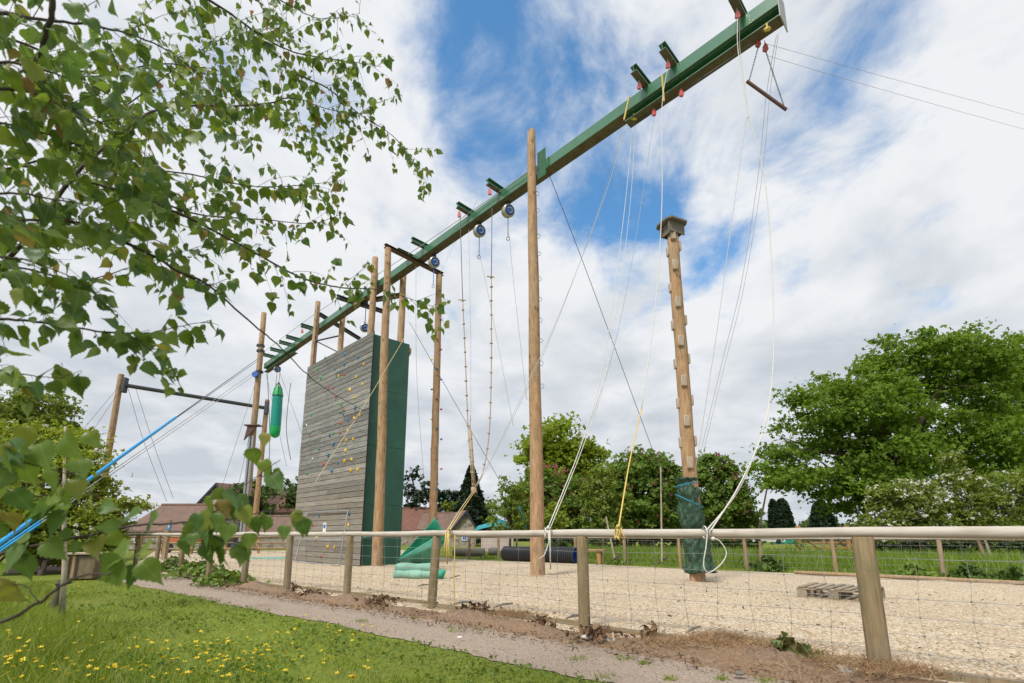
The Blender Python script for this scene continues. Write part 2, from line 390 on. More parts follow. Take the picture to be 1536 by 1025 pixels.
n1 = noise(nt, cl, 2.1, 12, .6, .4); n2 = noise(nt, cl2, 3.6, 11, .62, .35); n3 = noise(nt, cl, 2.3, 8, .55, .3)
blob = None
for (px, py, rad, wt) in [(705, 50, 150, .52), (730, 160, 170, .42), (820, 150, 230, .42), (890, 265, 190, .44), (820, 50, 180, .32), (970, 320, 120, .25), (1400, 60, 200, .12), (1200, 240, 160, .12), (1090, 375, 85, .75), (1185, 408, 45, .55), (960, 330, 80, .4), (660, 300, 110, .15),
                          (880, 330, 100, .35), (640, 300, 110, .2), (1000, 330, 70, .45), (1050, 400, 60, .4), (1290, 40, 100, .16)]:
    d = ray(px, py).normalized(); vd = N(nt, 'ShaderNodeVectorMath', operation='DISTANCE'); lk.new(dirv, vd.inputs[0]); vd.inputs[1].default_value = d
    mr = N(nt, 'ShaderNodeMapRange', interpolation_type='SMOOTHSTEP'); lk.new(vd.outputs['Value'], mr.inputs[0])
    mr.inputs[1].default_value = 0; mr.inputs[2].default_value = rad / F; mr.inputs[3].default_value = wt; mr.inputs[4].default_value = 0
    blob = mr.outputs[0] if blob is None else MA('ADD', blob, mr.outputs[0])
blob = MA('MINIMUM', blob, .95)
cov = MA('SUBTRACT', MA('ADD', MA('MULTIPLY', n1, 3.2), MA('MULTIPLY', n2, 3.4)), MA('ADD', MA('MULTIPLY', blob, 1.4), 2.1))
mr = N(nt, 'ShaderNodeMapRange', interpolation_type='SMOOTHSTEP'); lk.new(cov, mr.inputs[0])
cov = MA('ADD', cov, MA('MULTIPLY', MA('MAXIMUM', MA('SUBTRACT', .46, sx.outputs['Z']), 0.0), 2.2)); lk.new(cov, mr.inputs[0])
mr.inputs[1].default_value = -.35; mr.inputs[2].default_value = 1.1; mask = mr.outputs[0]
hz = N(nt, 'ShaderNodeMapRange'); lk.new(sx.outputs['Z'], hz.inputs[0]); hz.inputs[1].default_value = .05; hz.inputs[2].default_value = .65; hz.inputs[3].default_value = -.08; hz.inputs[4].default_value = .1
shade = MA('ADD', MA('MULTIPLY', MA('ADD', MA('MULTIPLY', n3, .8), MA('MULTIPLY', n2, .2)), 1.0), hz.outputs[0])
ccol = ramp(nt, shade, [(.36, (5.1, 5.5, 6.0)), (.49, (6.4, 6.7, 7.1)), (.60, (7.6, 7.75, 8.0))])
blue = mix(nt, 1, sky.outputs[0], (1.15, 1.85, 2.05), 'MULTIPLY')
lk.new(mix(nt, mask, blue, ccol), bg.inputs[0])
sd = bpy.data.lights.new('sun', 'SUN'); so = bpy.data.objects.new('sun', sd); COL.objects.link(so)
sd.energy = 3.2; sd.angle = R(14); sd.color = (1, .96, .89)
so.rotation_euler = (R(90 - SUN_EL), 0, R(180 - SUN_AZ))
so.location = (0, 0, 30)
vs = scene.view_settings; vs.view_transform = 'Standard'; vs.look = 'None'; vs.exposure = 0.2; vs.gamma = 1

# ================================================================ THE GROUND
def ground_mat():
    m, nt, nd, lk, bs = newmat('meadow')
    v = mapping(nt, (1, 1, 1)); a = noise(nt, v, .5, 8, .65); b = noise(nt, v, 26, 5, .7)
    c = ramp(nt, a, [(.3, (.15, .17, .04)), (.55, (.19, .24, .035)), (.8, (.25, .29, .06))])
    c = mix(nt, ramp(nt, b, [(.35, (0, 0, 0)), (.7, (.55, .55, .55))]), c, (.06, .075, .02))
    lk.new(c, bs.inputs['Base Color']); bs.inputs['Roughness'].default_value = 1; bs.inputs['Specular IOR Level'].default_value = .1
    bump(nt, b, bs, .6, .03); return m
def gravel_mat():
    m, nt, nd, lk, bs = newmat('wood_chip_ground')
    v = mapping(nt, (1, 1, 1)); dn = N(nt, 'ShaderNodeMix', data_type='VECTOR')
    vo = N(nt, 'ShaderNodeTexVoronoi'); vo.inputs['Scale'].default_value = 58; vo.inputs['Randomness'].default_value = 1
    mp = mapping(nt, (1, .7, 1)); lk.new(mp, vo.inputs['Vector'])
    sp = N(nt, 'ShaderNodeSeparateColor'); lk.new(vo.outputs['Color'], sp.inputs[0])
    c = ramp(nt, sp.outputs[0], [(0, (.26, .18, .105)), (.12, (.38, .29, .19)), (.5, (.52, .42, .295)), (.85, (.60, .51, .39)), (1, (.68, .63, .54))])
    big = noise(nt, v, .45, 5, .6); c = mix(nt, 1, c, ramp(nt, big, [(.3, (.86, .84, .82)), (.7, (1.0, 1.0, 1.0))]), 'MULTIPLY')
    mid = noise(nt, v, 5, 4, .7); c = mix(nt, ramp(nt, mid, [(.56, (0, 0, 0)), (.8, (.65, .65, .65))]), c, (.34, .245, .155))
    lk.new(c, bs.inputs['Base Color']); bs.inputs['Roughness'].default_value = .95; bs.inputs['Specular IOR Level'].default_value = .15
    bump(nt, vo.outputs['Distance'], bs, .55, .012); return m
def path_mat():
    m, nt, nd, lk, bs = newmat('trodden_grit')
    v = mapping(nt, (1, 1, 1)); a = noise(nt, v, 1.1, 6, .6); b = noise(nt, v, 60, 5, .75)
    c = ramp(nt, b, [(.3, (.19, .145, .11)), (.52, (.34, .27, .215)), (.72, (.50, .43, .365))])
    c = mix(nt, ramp(nt, a, [(.52, (0, 0, 0)), (.75, (.7, .7, .7))]), c, (.20, .145, .10))
    vo = N(nt, 'ShaderNodeTexVoronoi'); vo.inputs['Scale'].default_value = 34; lk.new(v, vo.inputs['Vector'])
    c = mix(nt, ramp(nt, vo.outputs['Distance'], [(.05, (.6, .6, .6)), (.14, (0, 0, 0))]), c, (.42, .38, .34))
    lk.new(c, bs.inputs['Base Color']); bs.inputs['Roughness'].default_value = .95; bs.inputs['Specular IOR Level'].default_value = .1
    bump(nt, b, bs, .5, .02); return m
def soil_mat():
    m, nt, nd, lk, bs = newmat('bare_soil')
    v = mapping(nt, (1, 1, 1)); a = noise(nt, v, 2.3, 6, .65); b = noise(nt, v, 38, 6, .75)
    c = ramp(nt, b, [(.3, (.12, .08, .055)), (.55, (.28, .195, .135)), (.78, (.45, .34, .245))])
    c = mix(nt, ramp(nt, a, [(.45, (0, 0, 0)), (.7, (.65, .65, .65))]), c, (.30, .19, .10))
    lk.new(c, bs.inputs['Base Color']); bs.inputs['Roughness'].default_value = 1; bs.inputs['Specular IOR Level'].default_value = .1
    bump(nt, b, bs, .8, .03); return m
M['ground'] = ground_mat(); M['gravel'] = gravel_mat(); M['path'] = path_mat(); M['soil'] = soil_mat()
M['bark_chip'] = simple('bark_chip', (.13, .085, .065), 1, .5, 40, .6)
M['far_path'] = simple('grey_path', (.36, .34, .32), .9, .12, 3, .1)

def flat(name, poly, z, mat):
    bm = bmesh.new(); bm.faces.new([bm.verts.new((x, y, z)) for x, y in poly]); bmesh.ops.triangulate(bm, faces=bm.faces[:])
    me = bpy.data.meshes.new(name); bm.normal_update()
    for f in bm.faces:
        if f.normal.z < 0: f.normal_flip()
    bm.to_mesh(me); bm.free(); me.materials.append(mat)
    return structure(link(name, me, None, Vector((0, 0, 0))))
flat('ground', [(-900, -40), (900, -40), (900, 1500), (-900, 1500)], -.03, M['ground'])

# near fence line
FB = [G(1322, 1010), G(877, 945), G(647, 912), G(520, 893), G(430, 885), G(365, 877)]
FB = [p.to_2d() for p in FB]
dF = (FB[-1] - FB[0]).normalized()
left_posts = [FB[-1] + dF * (1.9 * k) + Vector((0, 0)) for k in range(1, 6)]
right_posts = [FB[0] - dF * (2.55 * k) for k in range(1, 3)]
FENCE = list(reversed(right_posts)) + FB + left_posts
nF = Vector((dF.y, -dF.x)); nF = nF if nF.dot(Vector((0, -1))) > 0 else -nF        # towards the camera
def fpt(s, off):                                   # along the fence from post 1, off towards camera
    return FB[0] + dF * s + nF * off
gl = [fpt(-9, .03), fpt(0, .03), fpt(7, .03), fpt(19, .03)]
back = [(26, 62.), (4, 60), (-1.97, 21.38)]
bk = [G(1536, 875), G(1420, 868), G(1240, 862), G(1120, 857), G(1000, 852), G(870, 845), G(700, 840)]
poly = [tuple(p) for p in gl] + [(-24, 33), (-8, 36), (-5, 27)] + [(p.x, p.y) for p in reversed(bk)] + [(17, 6.2)]
def resample(P, n):
    P = [Vector((p[0], p[1])) for p in P]; L = [0]
    for u, v in zip(P, P[1:]): L.append(L[-1] + (v - u).length)
    out = []
    for k in range(n):
        d = L[-1] * k / (n - 1); i = min(max(j for j in range(len(L)) if L[j] <= d + 1e-9), len(P) - 2); out.append(P[i].lerp(P[i + 1], (d - L[i]) / (L[i + 1] - L[i])))
    return out
def chip_z(x, y): return .016 * np.sin(x * 1.9 + np.sin(y * 1.3) * 1.5) * np.cos(y * 1.6 + .7) + .010 * np.sin(x * 4.7 + y * 2.9) * np.cos(y * 5.3 - x * 2.1) + .012
BASES = [G(807, 865), G(566, 851), G(1047, 875), Vector((-3.04, 18.75, 0))]
_cz = chip_z
def chip_z(x, y): return _cz(x, y) + sum(.045 * np.exp(-((x - b.x) ** 2 + (y - b.y) ** 2) / .16) for b in BASES)
nearL = resample(gl, 190); farL = resample([(17, 6.2)] + [(p.x, p.y) for p in bk] + [(-5, 27), (-8, 36), (-24, 33)], 190); NJ = 130
W = []
for i in range(190):
    for j in range(NJ):
        f = (j / (NJ - 1)) ** 1.6; p = nearL[i].lerp(farL[i], f); e = min(1, j / 6, (NJ - 1 - j) / 6)
        W.append((p.x, p.y, e * (float(chip_z(p.x, p.y)) + random.uniform(-.005, .005)) - .004))
mb = MB(); mb.add(W, [(i * NJ + j, (i + 1) * NJ + j, (i + 1) * NJ + j + 1, i * NJ + j + 1) for i in range(189) for j in range(NJ - 1)])
o = structure(mb.build('wood_chip_surface', M['gravel'], loc=(0, 0, 0), auto=False))
if o.data.polygons[5000].normal.z < 0: o.data.flip_normals()

def strip(name, s0, s1, o0, o1, z, mat, ns, no, amp, namp, seed, relief=0.):
    rnd = random.Random(seed); ph = [rnd.uniform(0, 6.28) for _ in range(12)]
    def wob(s, k): return amp * (math.sin(s * 1.3 + ph[k]) + .6 * math.sin(s * 3.1 + ph[k + 1]) + .35 * math.sin(s * 7.7 + ph[k + 2])) / 2 + namp * rnd.uniform(-1, 1)
    mb = MB(); W = []
    for i in range(ns + 1):
        s = s0 + (s1 - s0) * i / ns
        a = (o0(s) if callable(o0) else o0) + wob(s, 0); b = (o1(s) if callable(o1) else o1) + wob(s, 4)
        for j in range(no + 1):
            t = j / no; p = fpt(s, a + (b - a) * t)
            hgt = relief * math.sin(math.pi * t) * max(0, .55 + .5 * math.sin(s * 2.1 + ph[8]) + .35 * math.sin(s * 5.3 + ph[9])) * rnd.uniform(.75, 1.15)
            W.append((p.x, p.y, (z + hgt) if j < no or not relief else -.034))
    fs = [(i * (no + 1) + j, (i + 1) * (no + 1) + j, (i + 1) * (no + 1) + j + 1, i * (no + 1) + j + 1) for i in range(ns) for j in range(no)]
    mb.add(W, [f[::-1] for f in fs]); o = mb.build(name, mat, loc=(0, 0, 0), auto=False)
    me = o.data
    if me.polygons[0].normal.z < 0: me.flip_normals()
    return structure(o)
def outer(s): return .46 + max(0, (2.2 - s)) * .12 + max(0, s - 8) * -.03
PWALL = lambda s: 1.42 + .04 * max(0, 3 - s) if s < 10 else 1.42 + (s - 10) * -.01
strip('path', -4, 17, lambda s: .05, lambda s: PWALL(s), -.022, M['path'], 260, 4, .07, .025, 3)
strip('soil_strip', -4, 12.5, .0, outer, -.004, M['soil'], 420, 12, .06, .03, 5, .10)
# bark patch under the bushes at the left
flat('bark_ground', [tuple(G(-260, 862).to_2d()), tuple(G(-200, 845).to_2d()), tuple(G(112, 846).to_2d()), tuple(G(118, 858).to_2d())], -.02, M['bark_chip'])
flat('far_path', [(-3, 34), (14, 34), (14, 36.5), (-3, 36.5)], -.022, M['far_path'])

# ================================================================ FENCES
def vertical_post(mb, p, r, h, lean=(0, 0), sides=14, z0=-.05, chamfer=True):
    p = Vector((p[0], p[1], 0)); L = Vector((lean[0], lean[1], 0))
    pts = [p + Vector((0, 0, z0)), p + L * .5 + Vector((0, 0, h * .5)), p + L + Vector((0, 0, h - .012)), p + L + Vector((0, 0, h))]
    mb.tube(pts, [r * 1.02, r, r * .98, r * .9 if chamfer else r * .98], sides)
RAILZ = 1.075
t = thing('rail_fence', 'nearest fence with fat round posts, round top rail and wire mesh beside the path', 'fence', (FB[0].x, FB[0].y, 0))
for i, p in enumerate(FENCE):
    mb = MB(); rr = .078 if i <= 2 else (.066 if i < 8 else .06)
    lx = {2: -.0, 3: .0, 4: .05}.get(i, random.uniform(-.02, .02))
    vertical_post(mb, p, rr, RAILZ - .038, (lx, 0)); mb.build('post', M['post'], t)
mb = MB(); pts = []
for i, p in enumerate(FENCE):
    pts.append(Vector((p.x, p.y, RAILZ + (.0 if i < 3 else .005 * math.sin(i * 2))))) 
    if i < len(FENCE) - 1:
        q = FENCE[i + 1]
        for k in (1 / 3, 2 / 3): pts.append(Vector((p.x + (q.x - p.x) * k, p.y + (q.y - p.y) * k, RAILZ - .008 + random.uniform(-.004, .004))))
def rail_obj(mb_pts, r, mat, parent, name='top_rail', sides=14, taper=True):
    """rail built along its own z axis so that the grain follows it"""
    a, b = mb_pts[0], mb_pts[-1]; d = (b - a).normalized(); q = Vector((0, 0, 1)).rotation_difference(d)
    qi = q.inverted(); loc = [qi @ (p - a) for p in mb_pts]
    m = MB(); m.tube(loc, [r * random.uniform(.95, 1.05) for _ in loc], sides)
    me = bpy.data.meshes.new(name); me.from_pydata(m.v, [], m.f); me.materials.append(mat)
    me.polygons.foreach_set('use_smooth', [True] * len(m.f)); me.set_sharp_from_angle(angle=R(50))
    o = bpy.data.objects.new(name, me); COL.objects.link(o); o.rotation_mode = 'QUATERNION'; o.rotation_quaternion = q
    if parent: o.parent = parent; o.location = a - Vector(parent['_o'])
    else: o.location = a
    return o
rail_obj(pts, .045, M['rail'], t)
mb = MB()
total = (FENCE[-1] - FENCE[0]).length
zs = [.06, .17, .29, .42, .56, .71, .87, 1.0]
def wsag(s, z): return z + .006 * math.sin(s * 2.1 + z * 9) + .002 * math.sin(s * 9 + z * 31)
for z in zs:
    ln = [Vector((*(FENCE[0] + dF * s + nF * -.072), wsag(s, z))) for s in np.arange(0, total, .14)]
    mb.tube(ln, .0019, 4, cap=False)
s = 0
while s < total:
    ln = []; ph = random.uniform(0, 6)
    for z in zs:
        q = FENCE[0] + dF * (s + .012 * math.sin(z * 9 + ph)) + nF * -.073; ln.append(Vector((q.x, q.y, wsag(s, z))))
        mb.box((q.x, q.y, wsag(s, z)), (.012, .008, .012))
    mb.tube(ln, .0017, 4, cap=False); s += .30
mb.build('wire_mesh', M['wire'], t, smooth=False)
mb = MB()
for i in range(len(FENCE) - 1):
    a, b = FENCE[i], FENCE[i + 1]; c = (a + b) / 2 + nF * -.085; L = (b - a).length
    rot = Matrix.Rotation(math.atan2(dF.y, dF.x), 3, 'Z')
    mb.box((c.x, c.y, .0), (L - .02, .025, .13), rot, bev=.004)
mb.build('kick_board', M['post'], t)

# far fence of the chip ground
fb = [(1700, 884), (1560, 873), (1416, 865), (1255, 859), (1121, 855), (1021, 851), (938, 847), (864, 843.5), (806, 841), (748, 839), (704, 837)]
ff = [G(x, y).to_2d() for x, y in fb]
t = thing('rail_fence', 'far round-rail fence with wire mesh along the back edge of the wood chips', 'fence', (ff[3].x, ff[3].y, 0))
for i, p in enumerate(ff):
    mb = MB(); vertical_post(mb, p, .055, .93, (random.uniform(-.03, .02), 0), 10); mb.build('post', M['post_far'], t)
rp = [Vector((p.x, p.y, .965)) for p in ff]
mb = MB(); mb.tube(rp, .042, 10); mb.build('top_rail', M['rail'], t)
mb = MB()
for z in (.1, .25, .42, .6, .78): mb.tube([Vector((p.x, p.y, z)) for p in ff], .003, 4, cap=False)
for a, b in zip(ff, ff[1:]):
    n = max(2, int((b - a).length / .35))
    for k in range(n): q = a + (b - a) * k / n; mb.tube([(q.x, q.y, .02), (q.x, q.y, .9)], .0022, 4, cap=False)
mb.build('wire_mesh', M['wire'], t, smooth=False)
e0, e1 = G(1192, 861), G(1640, 884)
mb = MB(); mb.tube([(e0.x, e0.y, .04), ((e0.x + e1.x) / 2, (e0.y + e1.y) / 2, .05), (e1.x, e1.y, .04)], .05, 10)
tag(mb.build('edging_log', M['post_far']), 'long thin log laid along the far edge of the wood chips', 'log')

# second fence in the field behind, and its gate
sf = [AY(1600, 803, 21).to_2d(), AY(1480, 803, 21.5).to_2d(), AY(1379, 803, 22).to_2d(), AY(1283, 803, 22.5).to_2d()]
t = thing('field_fence', 'thin square-post fence standing in the tall grass behind the far fence', 'fence', (*sf[1], 0))
for p in sf:
    mb = MB(); mb.box((p.x, p.y, .38), (.1, .1, .8), bev=.01); mb.build('post', M['post_far'], t)
mb = MB(); mb.tube([Vector((p.x, p.y, .80)) for p in sf], .03, 8); mb.build('rail', M['rail'], t)
gp = [AY(1198, 803, 24), AY(1271, 803, 24)]
t = thing('field_gate', 'brown wooden gate with diagonal braces between two stout posts in the field', 'gate', (gp[0].x, gp[0].y, 0))
for i, p in enumerate(gp):
    mb = MB(); mb.box((p.x, p.y, .7), (.18, .18, 1.6), bev=.015); mb.build('gate_post', M['orange_wood'], t)
mb = MB(); a, b = gp
for z in (.95, .7, .45, .2): mb.box(((a.x + b.x) / 2, a.y, z), (b.x - a.x - .2, .03, .09))
for sgn in (1, -1):
    m_ = (a.x + b.x) / 2
    for (xa, xb) in ((a.x + .1, m_), (b.x - .1, m_)):
        v = Vector((xb - xa, 0, .75)); mb.tube([(xa, a.y - .03, .95), (xb, a.y - .03, .2)], .03, 4)
mb.box(((a.x + b.x) / 2, a.y, .57), (.1, .05, .85))
mb.build('gate_frame', M['orange_wood'], t)

# ranch fence near the farm buildings (left)
rf = [AY(x, 803, Y).to_2d() for x, Y in ((182, 25), (212, 26), (247, 27), (290, 27.5), (340, 28), (390, 28.5), (437, 29), (470, 29.5))]
t = thing('ranch_fence', 'two-rail pale timber fence in front of the stone farm buildings', 'fence', (*rf[2], 0))
for p in rf:
    mb = MB(); mb.box((p.x, p.y, .5), (.12, .12, 1.15), bev=.01); mb.build('post', M['orange_wood'], t)
for z in (.95, .62, .3):
    mb = MB()
    for a, b in zip(rf, rf[1:]): mb.tube([(a.x, a.y - .08, z), (b.x, b.y - .08, z)], .05, 4)
    mb.build('rail', M['post_far'], t)

# ================================================================ POLES AND BEAM
def pole(name, label, base, top, r0, r1, mat='pole', cat='pole', z0=-.1, cap=None, group=None, nseg=14):
    b = Vector(base); tp = Vector(top); t = thing(name, label, cat, (b.x, b.y, 0), group)
    mb = MB(); pts = []; rs = []
    for k in range(nseg + 1):
        f = k / nseg; p = b.lerp(tp, f); p.z = z0 + (tp.z - z0) * f
        p += Vector((random.uniform(-1, 1), random.uniform(-1, 1), 0)) * .012 * (1 if 0 < k < nseg else 0)
        pts.append(p); rs.append((r0 + (r1 - r0) * f) * random.uniform(.985, 1.015))
    pts.append(pts[-1] + Vector((0, 0, .03))); rs.append(rs[-1] * .9)
    mb.tube(pts, rs, 20); o = mb.build('shaft', M[mat], t); o.data.polygons.foreach_set('use_smooth', [True] * len(o.data.polygons))
    return t
def under(mb):                                       # the soffit faces get a brown-grey colour instead of the green
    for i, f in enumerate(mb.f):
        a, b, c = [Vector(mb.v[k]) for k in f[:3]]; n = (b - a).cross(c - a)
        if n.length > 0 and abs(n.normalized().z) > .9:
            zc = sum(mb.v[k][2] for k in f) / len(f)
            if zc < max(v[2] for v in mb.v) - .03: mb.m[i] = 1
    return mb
ZB = 12.14                                           # underside of the beam
BD = Vector((-.7045, .7097, 0)).normalized()         # along the beam, away from the camera
BN = Vector((-BD.y, BD.x, 0)); BN = BN if BN.x < 0 else -BN          # horizontal, to the camera side
B0 = Vector((.89, 13.0, ZB))                         # on the lower camera-side edge
HS, WS = .34, .36                                    # beam height and width
def bp(s, lat=0., z=0.): return B0 + BD * s + BN * lat + Vector((0, 0, z))
def bs_of(px, py, z=ZB, lat=0.):                     # position along the beam of a sight line at a level
    r = ray(px, py); t = (z - H) / r.z; p = Vector((r.x * t, r.y * t, z)); return (p - B0).dot(BD)
S0 = bs_of(1166, 2); S1 = bs_of(398, 553)
rotB = Matrix((BD, BN, Vector((0, 0, 1)))).transposed()
tB = thing('steel_beam', 'long green steel beam carried high across the row of timber poles', 'beam', bp(0))
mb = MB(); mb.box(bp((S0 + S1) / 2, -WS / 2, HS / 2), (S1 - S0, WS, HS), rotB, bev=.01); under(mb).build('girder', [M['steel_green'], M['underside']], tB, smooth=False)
def ibeam(mb, c, L, rot, w, h, tf=.02, tw=.016):     # I section, length along rot x
    c = Vector(c)
    mb.box(c + Vector((0, 0, h / 2 - tf / 2)), (L, w, tf), rot); mb.box(c + Vector((0, 0, -h / 2 + tf / 2)), (L, w, tf), rot)
    mb.box(c, (L, tw, h - 2 * tf - .002), rot)
# lower girder under the near end
LH, LW = .23, .30
sA = bs_of(941, 178, ZB - .02); 
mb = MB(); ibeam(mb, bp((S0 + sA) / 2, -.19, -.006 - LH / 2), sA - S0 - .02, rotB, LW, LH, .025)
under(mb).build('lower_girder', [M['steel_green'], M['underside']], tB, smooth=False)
mb = MB(); mb.box(bp(S0 - .012, -.19, .02), (.02, .5, .78), rotB); mb.build('end_plate', M['grey_cable'], tB, smooth=False)
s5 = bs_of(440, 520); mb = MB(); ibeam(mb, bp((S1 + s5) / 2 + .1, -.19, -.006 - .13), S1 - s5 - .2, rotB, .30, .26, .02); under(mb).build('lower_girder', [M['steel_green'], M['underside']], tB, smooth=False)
rotA = Matrix((BN, -BD, Vector((0, 0, 1)))).transposed()
arms = [(1098, -8), (993, 70), (950, 103), (735, 275), (690, 310), (622, 362), (596, 376), (505, 445), (455, 489), (433, 506), (423, 514), (408, 524), (399, 533)]
ARM = []
for i, (px, py) in enumerate(arms):
    L = .95 if i < 8 else .85
    s = bs_of(px, py, ZB + HS + .1, L)
    # solve so that the tip lies on the sight line
    for _ in range(1):
        r = ray(px, py); tt = (ZB + HS + .1 - H) / r.z; q = Vector((r.x * tt, r.y * tt, 0)); s = (q - B0).dot(BD)
        lat = min(1.15, max(.55, (Vector((q.x, q.y, 0)) - Vector((B0.x, B0.y, 0))).dot(BN)))
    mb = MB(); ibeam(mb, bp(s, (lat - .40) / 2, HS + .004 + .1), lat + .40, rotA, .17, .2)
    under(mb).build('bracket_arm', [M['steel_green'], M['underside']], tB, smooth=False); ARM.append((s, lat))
for sx_ in (bs_of(812, 255), bs_of(568, 435), bs_of(483, 500)):       # gusset plates beside the poles
    mb = MB(); mb.box(bp(sx_ + .02, .014, .26), (.34, .02, .95), rotB)
    mb.box(bp(sx_ - .26, .03, .16), (.03, .05, .3), rotB); mb.build('gusset_plate', M['steel_green'], tB, smooth=False)
# pulleys under the lower girder
print('beam', S0, S1, sA, [(round(a, 2), round(b, 2)) for a, b in ARM])

PA = G(807, 865); 
tA = pole('timber_pole', 'thick timber pole in the middle with wire step hooks up its right side', (PA.x, PA.y, 0), (*AY(797, 197, PA.y).to_2d(), 13.45), .195, .125)
def on_pole(t, z, ang, r, ): pass
for i, py in enumerate((290, 317, 354, 382, 418, 450, 480, 512, 545, 580)):
    c = AY(797 + (py - 197) * .015, py, PA.y - .02); x = c.x + .185 - .07 * c.z / 13.45
    mb = MB(); a = 1 if i % 2 else -1
    ring = [Vector((x - .03, c.y, c.z + .06)), Vector((x + .05, c.y - .02 * a, c.z + .07)), Vector((x + .09, c.y - .04 * a, c.z + .01)), Vector((x + .06, c.y - .04 * a, c.z - .06)), Vector((x - .03, c.y - .02 * a, c.z - .05))]
    mb.tube(ring, .007, 5); mb.build('step_hook', M['dark_steel'], tA)
mb = MB(); mb.tube([(PA.x, PA.y, 0.0), (PA.x, PA.y, .02)], [.30, .24], 16, jit=.15); mb.build('base_collar', M['black'], tA)

PB = G(566, 851)
pole('timber_pole', 'timber pole standing against the green end of the climbing wall', (PB.x, PB.y, 0), AY(582, 374, PB.y - .0), .187, .118)
PC = AZ = AY(651, 840, 18.8)
tC = pole('timber_pole', 'timber pole with small coloured climbing holds right of the wall', (-3.04, 18.75, 0), (-3.12, 18.75, 11.95), .165, .128)
HC = ['hold_blue', 'hold_yellow', 'hold_red', 'hold_green', 'hold_white']
for n_, c_ in (('hold_blue', (.015, .16, .30)), ('hold_yellow', (.72, .45, .02)), ('hold_red', (.45, .08, .06)), ('hold_green', (.10, .30, .10)), ('hold_white', (.6, .6, .58))): M[n_] = simple(n_, c_, .6, .2, 15, .2)
for i, py in enumerate(range(478, 790, 15)):
    side = (1, -1, .2)[i % 3]; c = AY(654, py, 18.55); c.x += .19 * side; c.y += .12 * abs(side)
    mb = MB(); mb.ball(c, .055, 1, (1, 1, .8), .2); mb.build('climbing_hold', M[HC[(i * 7 + i // 3) % 4]], tC)
# portal bar across the beam
a = Vector((-4.86, 16.8, 11.99)); b = Vector((-3.06, 18.83, 12.02)); d = (b - a); L = d.length
rot = Matrix((d.normalized(), Vector((-d.y, d.x, 0)).normalized(), Vector((0, 0, 1)))).transposed()
mb = MB(); ibeam(mb, (a + b) / 2 + Vector((0, 0, .07)), L + .2, rot, .16, .15, .015, .012)
tag(mb.build('cross_bar', M['brown_steel'], smooth=False), 'rusty brown steel bar bridging the tops of two poles under the beam', 'steel bar')

def gpole(px, ptop, Z, r0, r1, label, mat='pole_pale', lat=None):
    r = ray(px, ptop); tt = (Z - H) / r.z; p = Vector((r.x * tt, r.y * tt, Z))
    if lat is not None:
        # keep the sight line, slide to a chosen lateral distance from the beam
        o = Vector((0, 0, H)); n = BN; k = ((B0 - o).dot(n) + lat) / Vector((r.x, r.y, 0)).dot(n); p = Vector((r.x * k, r.y * k, Z))
    return pole('timber_pole', label, (p.x, p.y, 0), (p.x, p.y, Z), r0, r1, mat), p
_, P563 = gpole(563, 387, 13.5, .18, .135, 'timber pole rising behind the top of the climbing wall, left of the beam', lat=.22)
_, P604 = gpole(605, 420, 12.9, .18, .135, 'timber pole rising behind the log end at the top of the green wall', lat=-.62)
_, P477 = gpole(477, 453, 13.6, .18, .135, 'timber pole rising behind the top left corner of the climbing wall', lat=.22)
_, P514 = gpole(514, 478, 12.8, .18, .135, 'short-looking timber pole top behind the upper edge of the climbing wall', lat=-.62)
r = ray(394, 545); k = (bp(S1 + .22, -.1) - Vector((0, 0, H))); PL = Vector((k.x, k.y, 0))
yL = PL.y; tL = pole('timber_pole', 'far end timber pole with a metal lower half and a small wooden shelf', (AY(366, 803, yL).x, yL, 0), (AY(396, 470, yL).x, yL, AY(396, 470, yL).z), .235, .165, 'pole_pale')
zlo, zhi = AY(372, 745, yL).z, AY(384, 655, yL).z
for dx in (-.1, .1):
    mb = MB(); mb.tube([(AY(367, 800, yL).x + dx, yL - .27, .2), (AY(380, 657, yL).x + dx, yL - .25, zhi)], .075, 8); mb.build('metal_pipe', M['galv'], tL)
mb = MB()
for k in range(7): z = zlo - .9 + k * .14; c = AY(370, 760, yL).x; mb.tube([(c, yL, z), (c, yL, z + .08)], .33, 14)
mb.build('black_band', M['black'], tL)
c = AY(383, 640, yL); mb = MB(); mb.box((c.x, yL - .25, c.z), (1.0, .5, .07), bev=.01); mb.prism([(c.x - .3, yL - .4, c.z - .04), (c.x - .45, yL - .4, c.z - 1.0), (c.x - .2, yL - .4, c.z - .7), (c.x + .35, yL - .4, c.z - .04)], (0, .1, 0))
mb.build('shelf', M['brown_steel'], tL)
for py, r_ in ((519, .26), (527, .26), (558, .25)):
    c = AY(391 if py < 540 else 389, py, yL); mb = MB(); mb.tube([(c.x, yL, c.z - .06), (c.x, yL, c.z + .06)], r_, 14); mb.build('steel_band', M['dark_steel'], tL)

# cross bars and braces near the wall top
def bar(label, p, q, r, mat='dark_steel', name='brace_bar', cat='steel bar'):
    mb = MB(); d = (Vector(q) - Vector(p)); rot = Matrix((d.normalized(), d.orthogonal().normalized(), d.normalized().cross(d.orthogonal().normalized()))).transposed()
    up = Vector((0, 0, 1)); y = up.cross(d).normalized(); rot = Matrix((d.normalized(), y, d.normalized().cross(y))).transposed()
    ibeam(mb, (Vector(p) + Vector(q)) / 2, d.length, rot, r * 1.2, r * 1.3, .012, .01)
    return tag(mb.build(name, M[mat], smooth=False), label, cat)
bar('dark steel bar crossing under the beam from the pole above the wall corner', P477 + Vector((.15, .0, -.7)), bp(bs_of(483, 500) - .1, -2.6, .28), .14)
bar('rusty steel bar joining the two poles behind the top of the green wall', P563 + Vector((.1, .1, -2.0)), P604 + Vector((-.1, 0, -1.35)), .14, 'brown_steel')
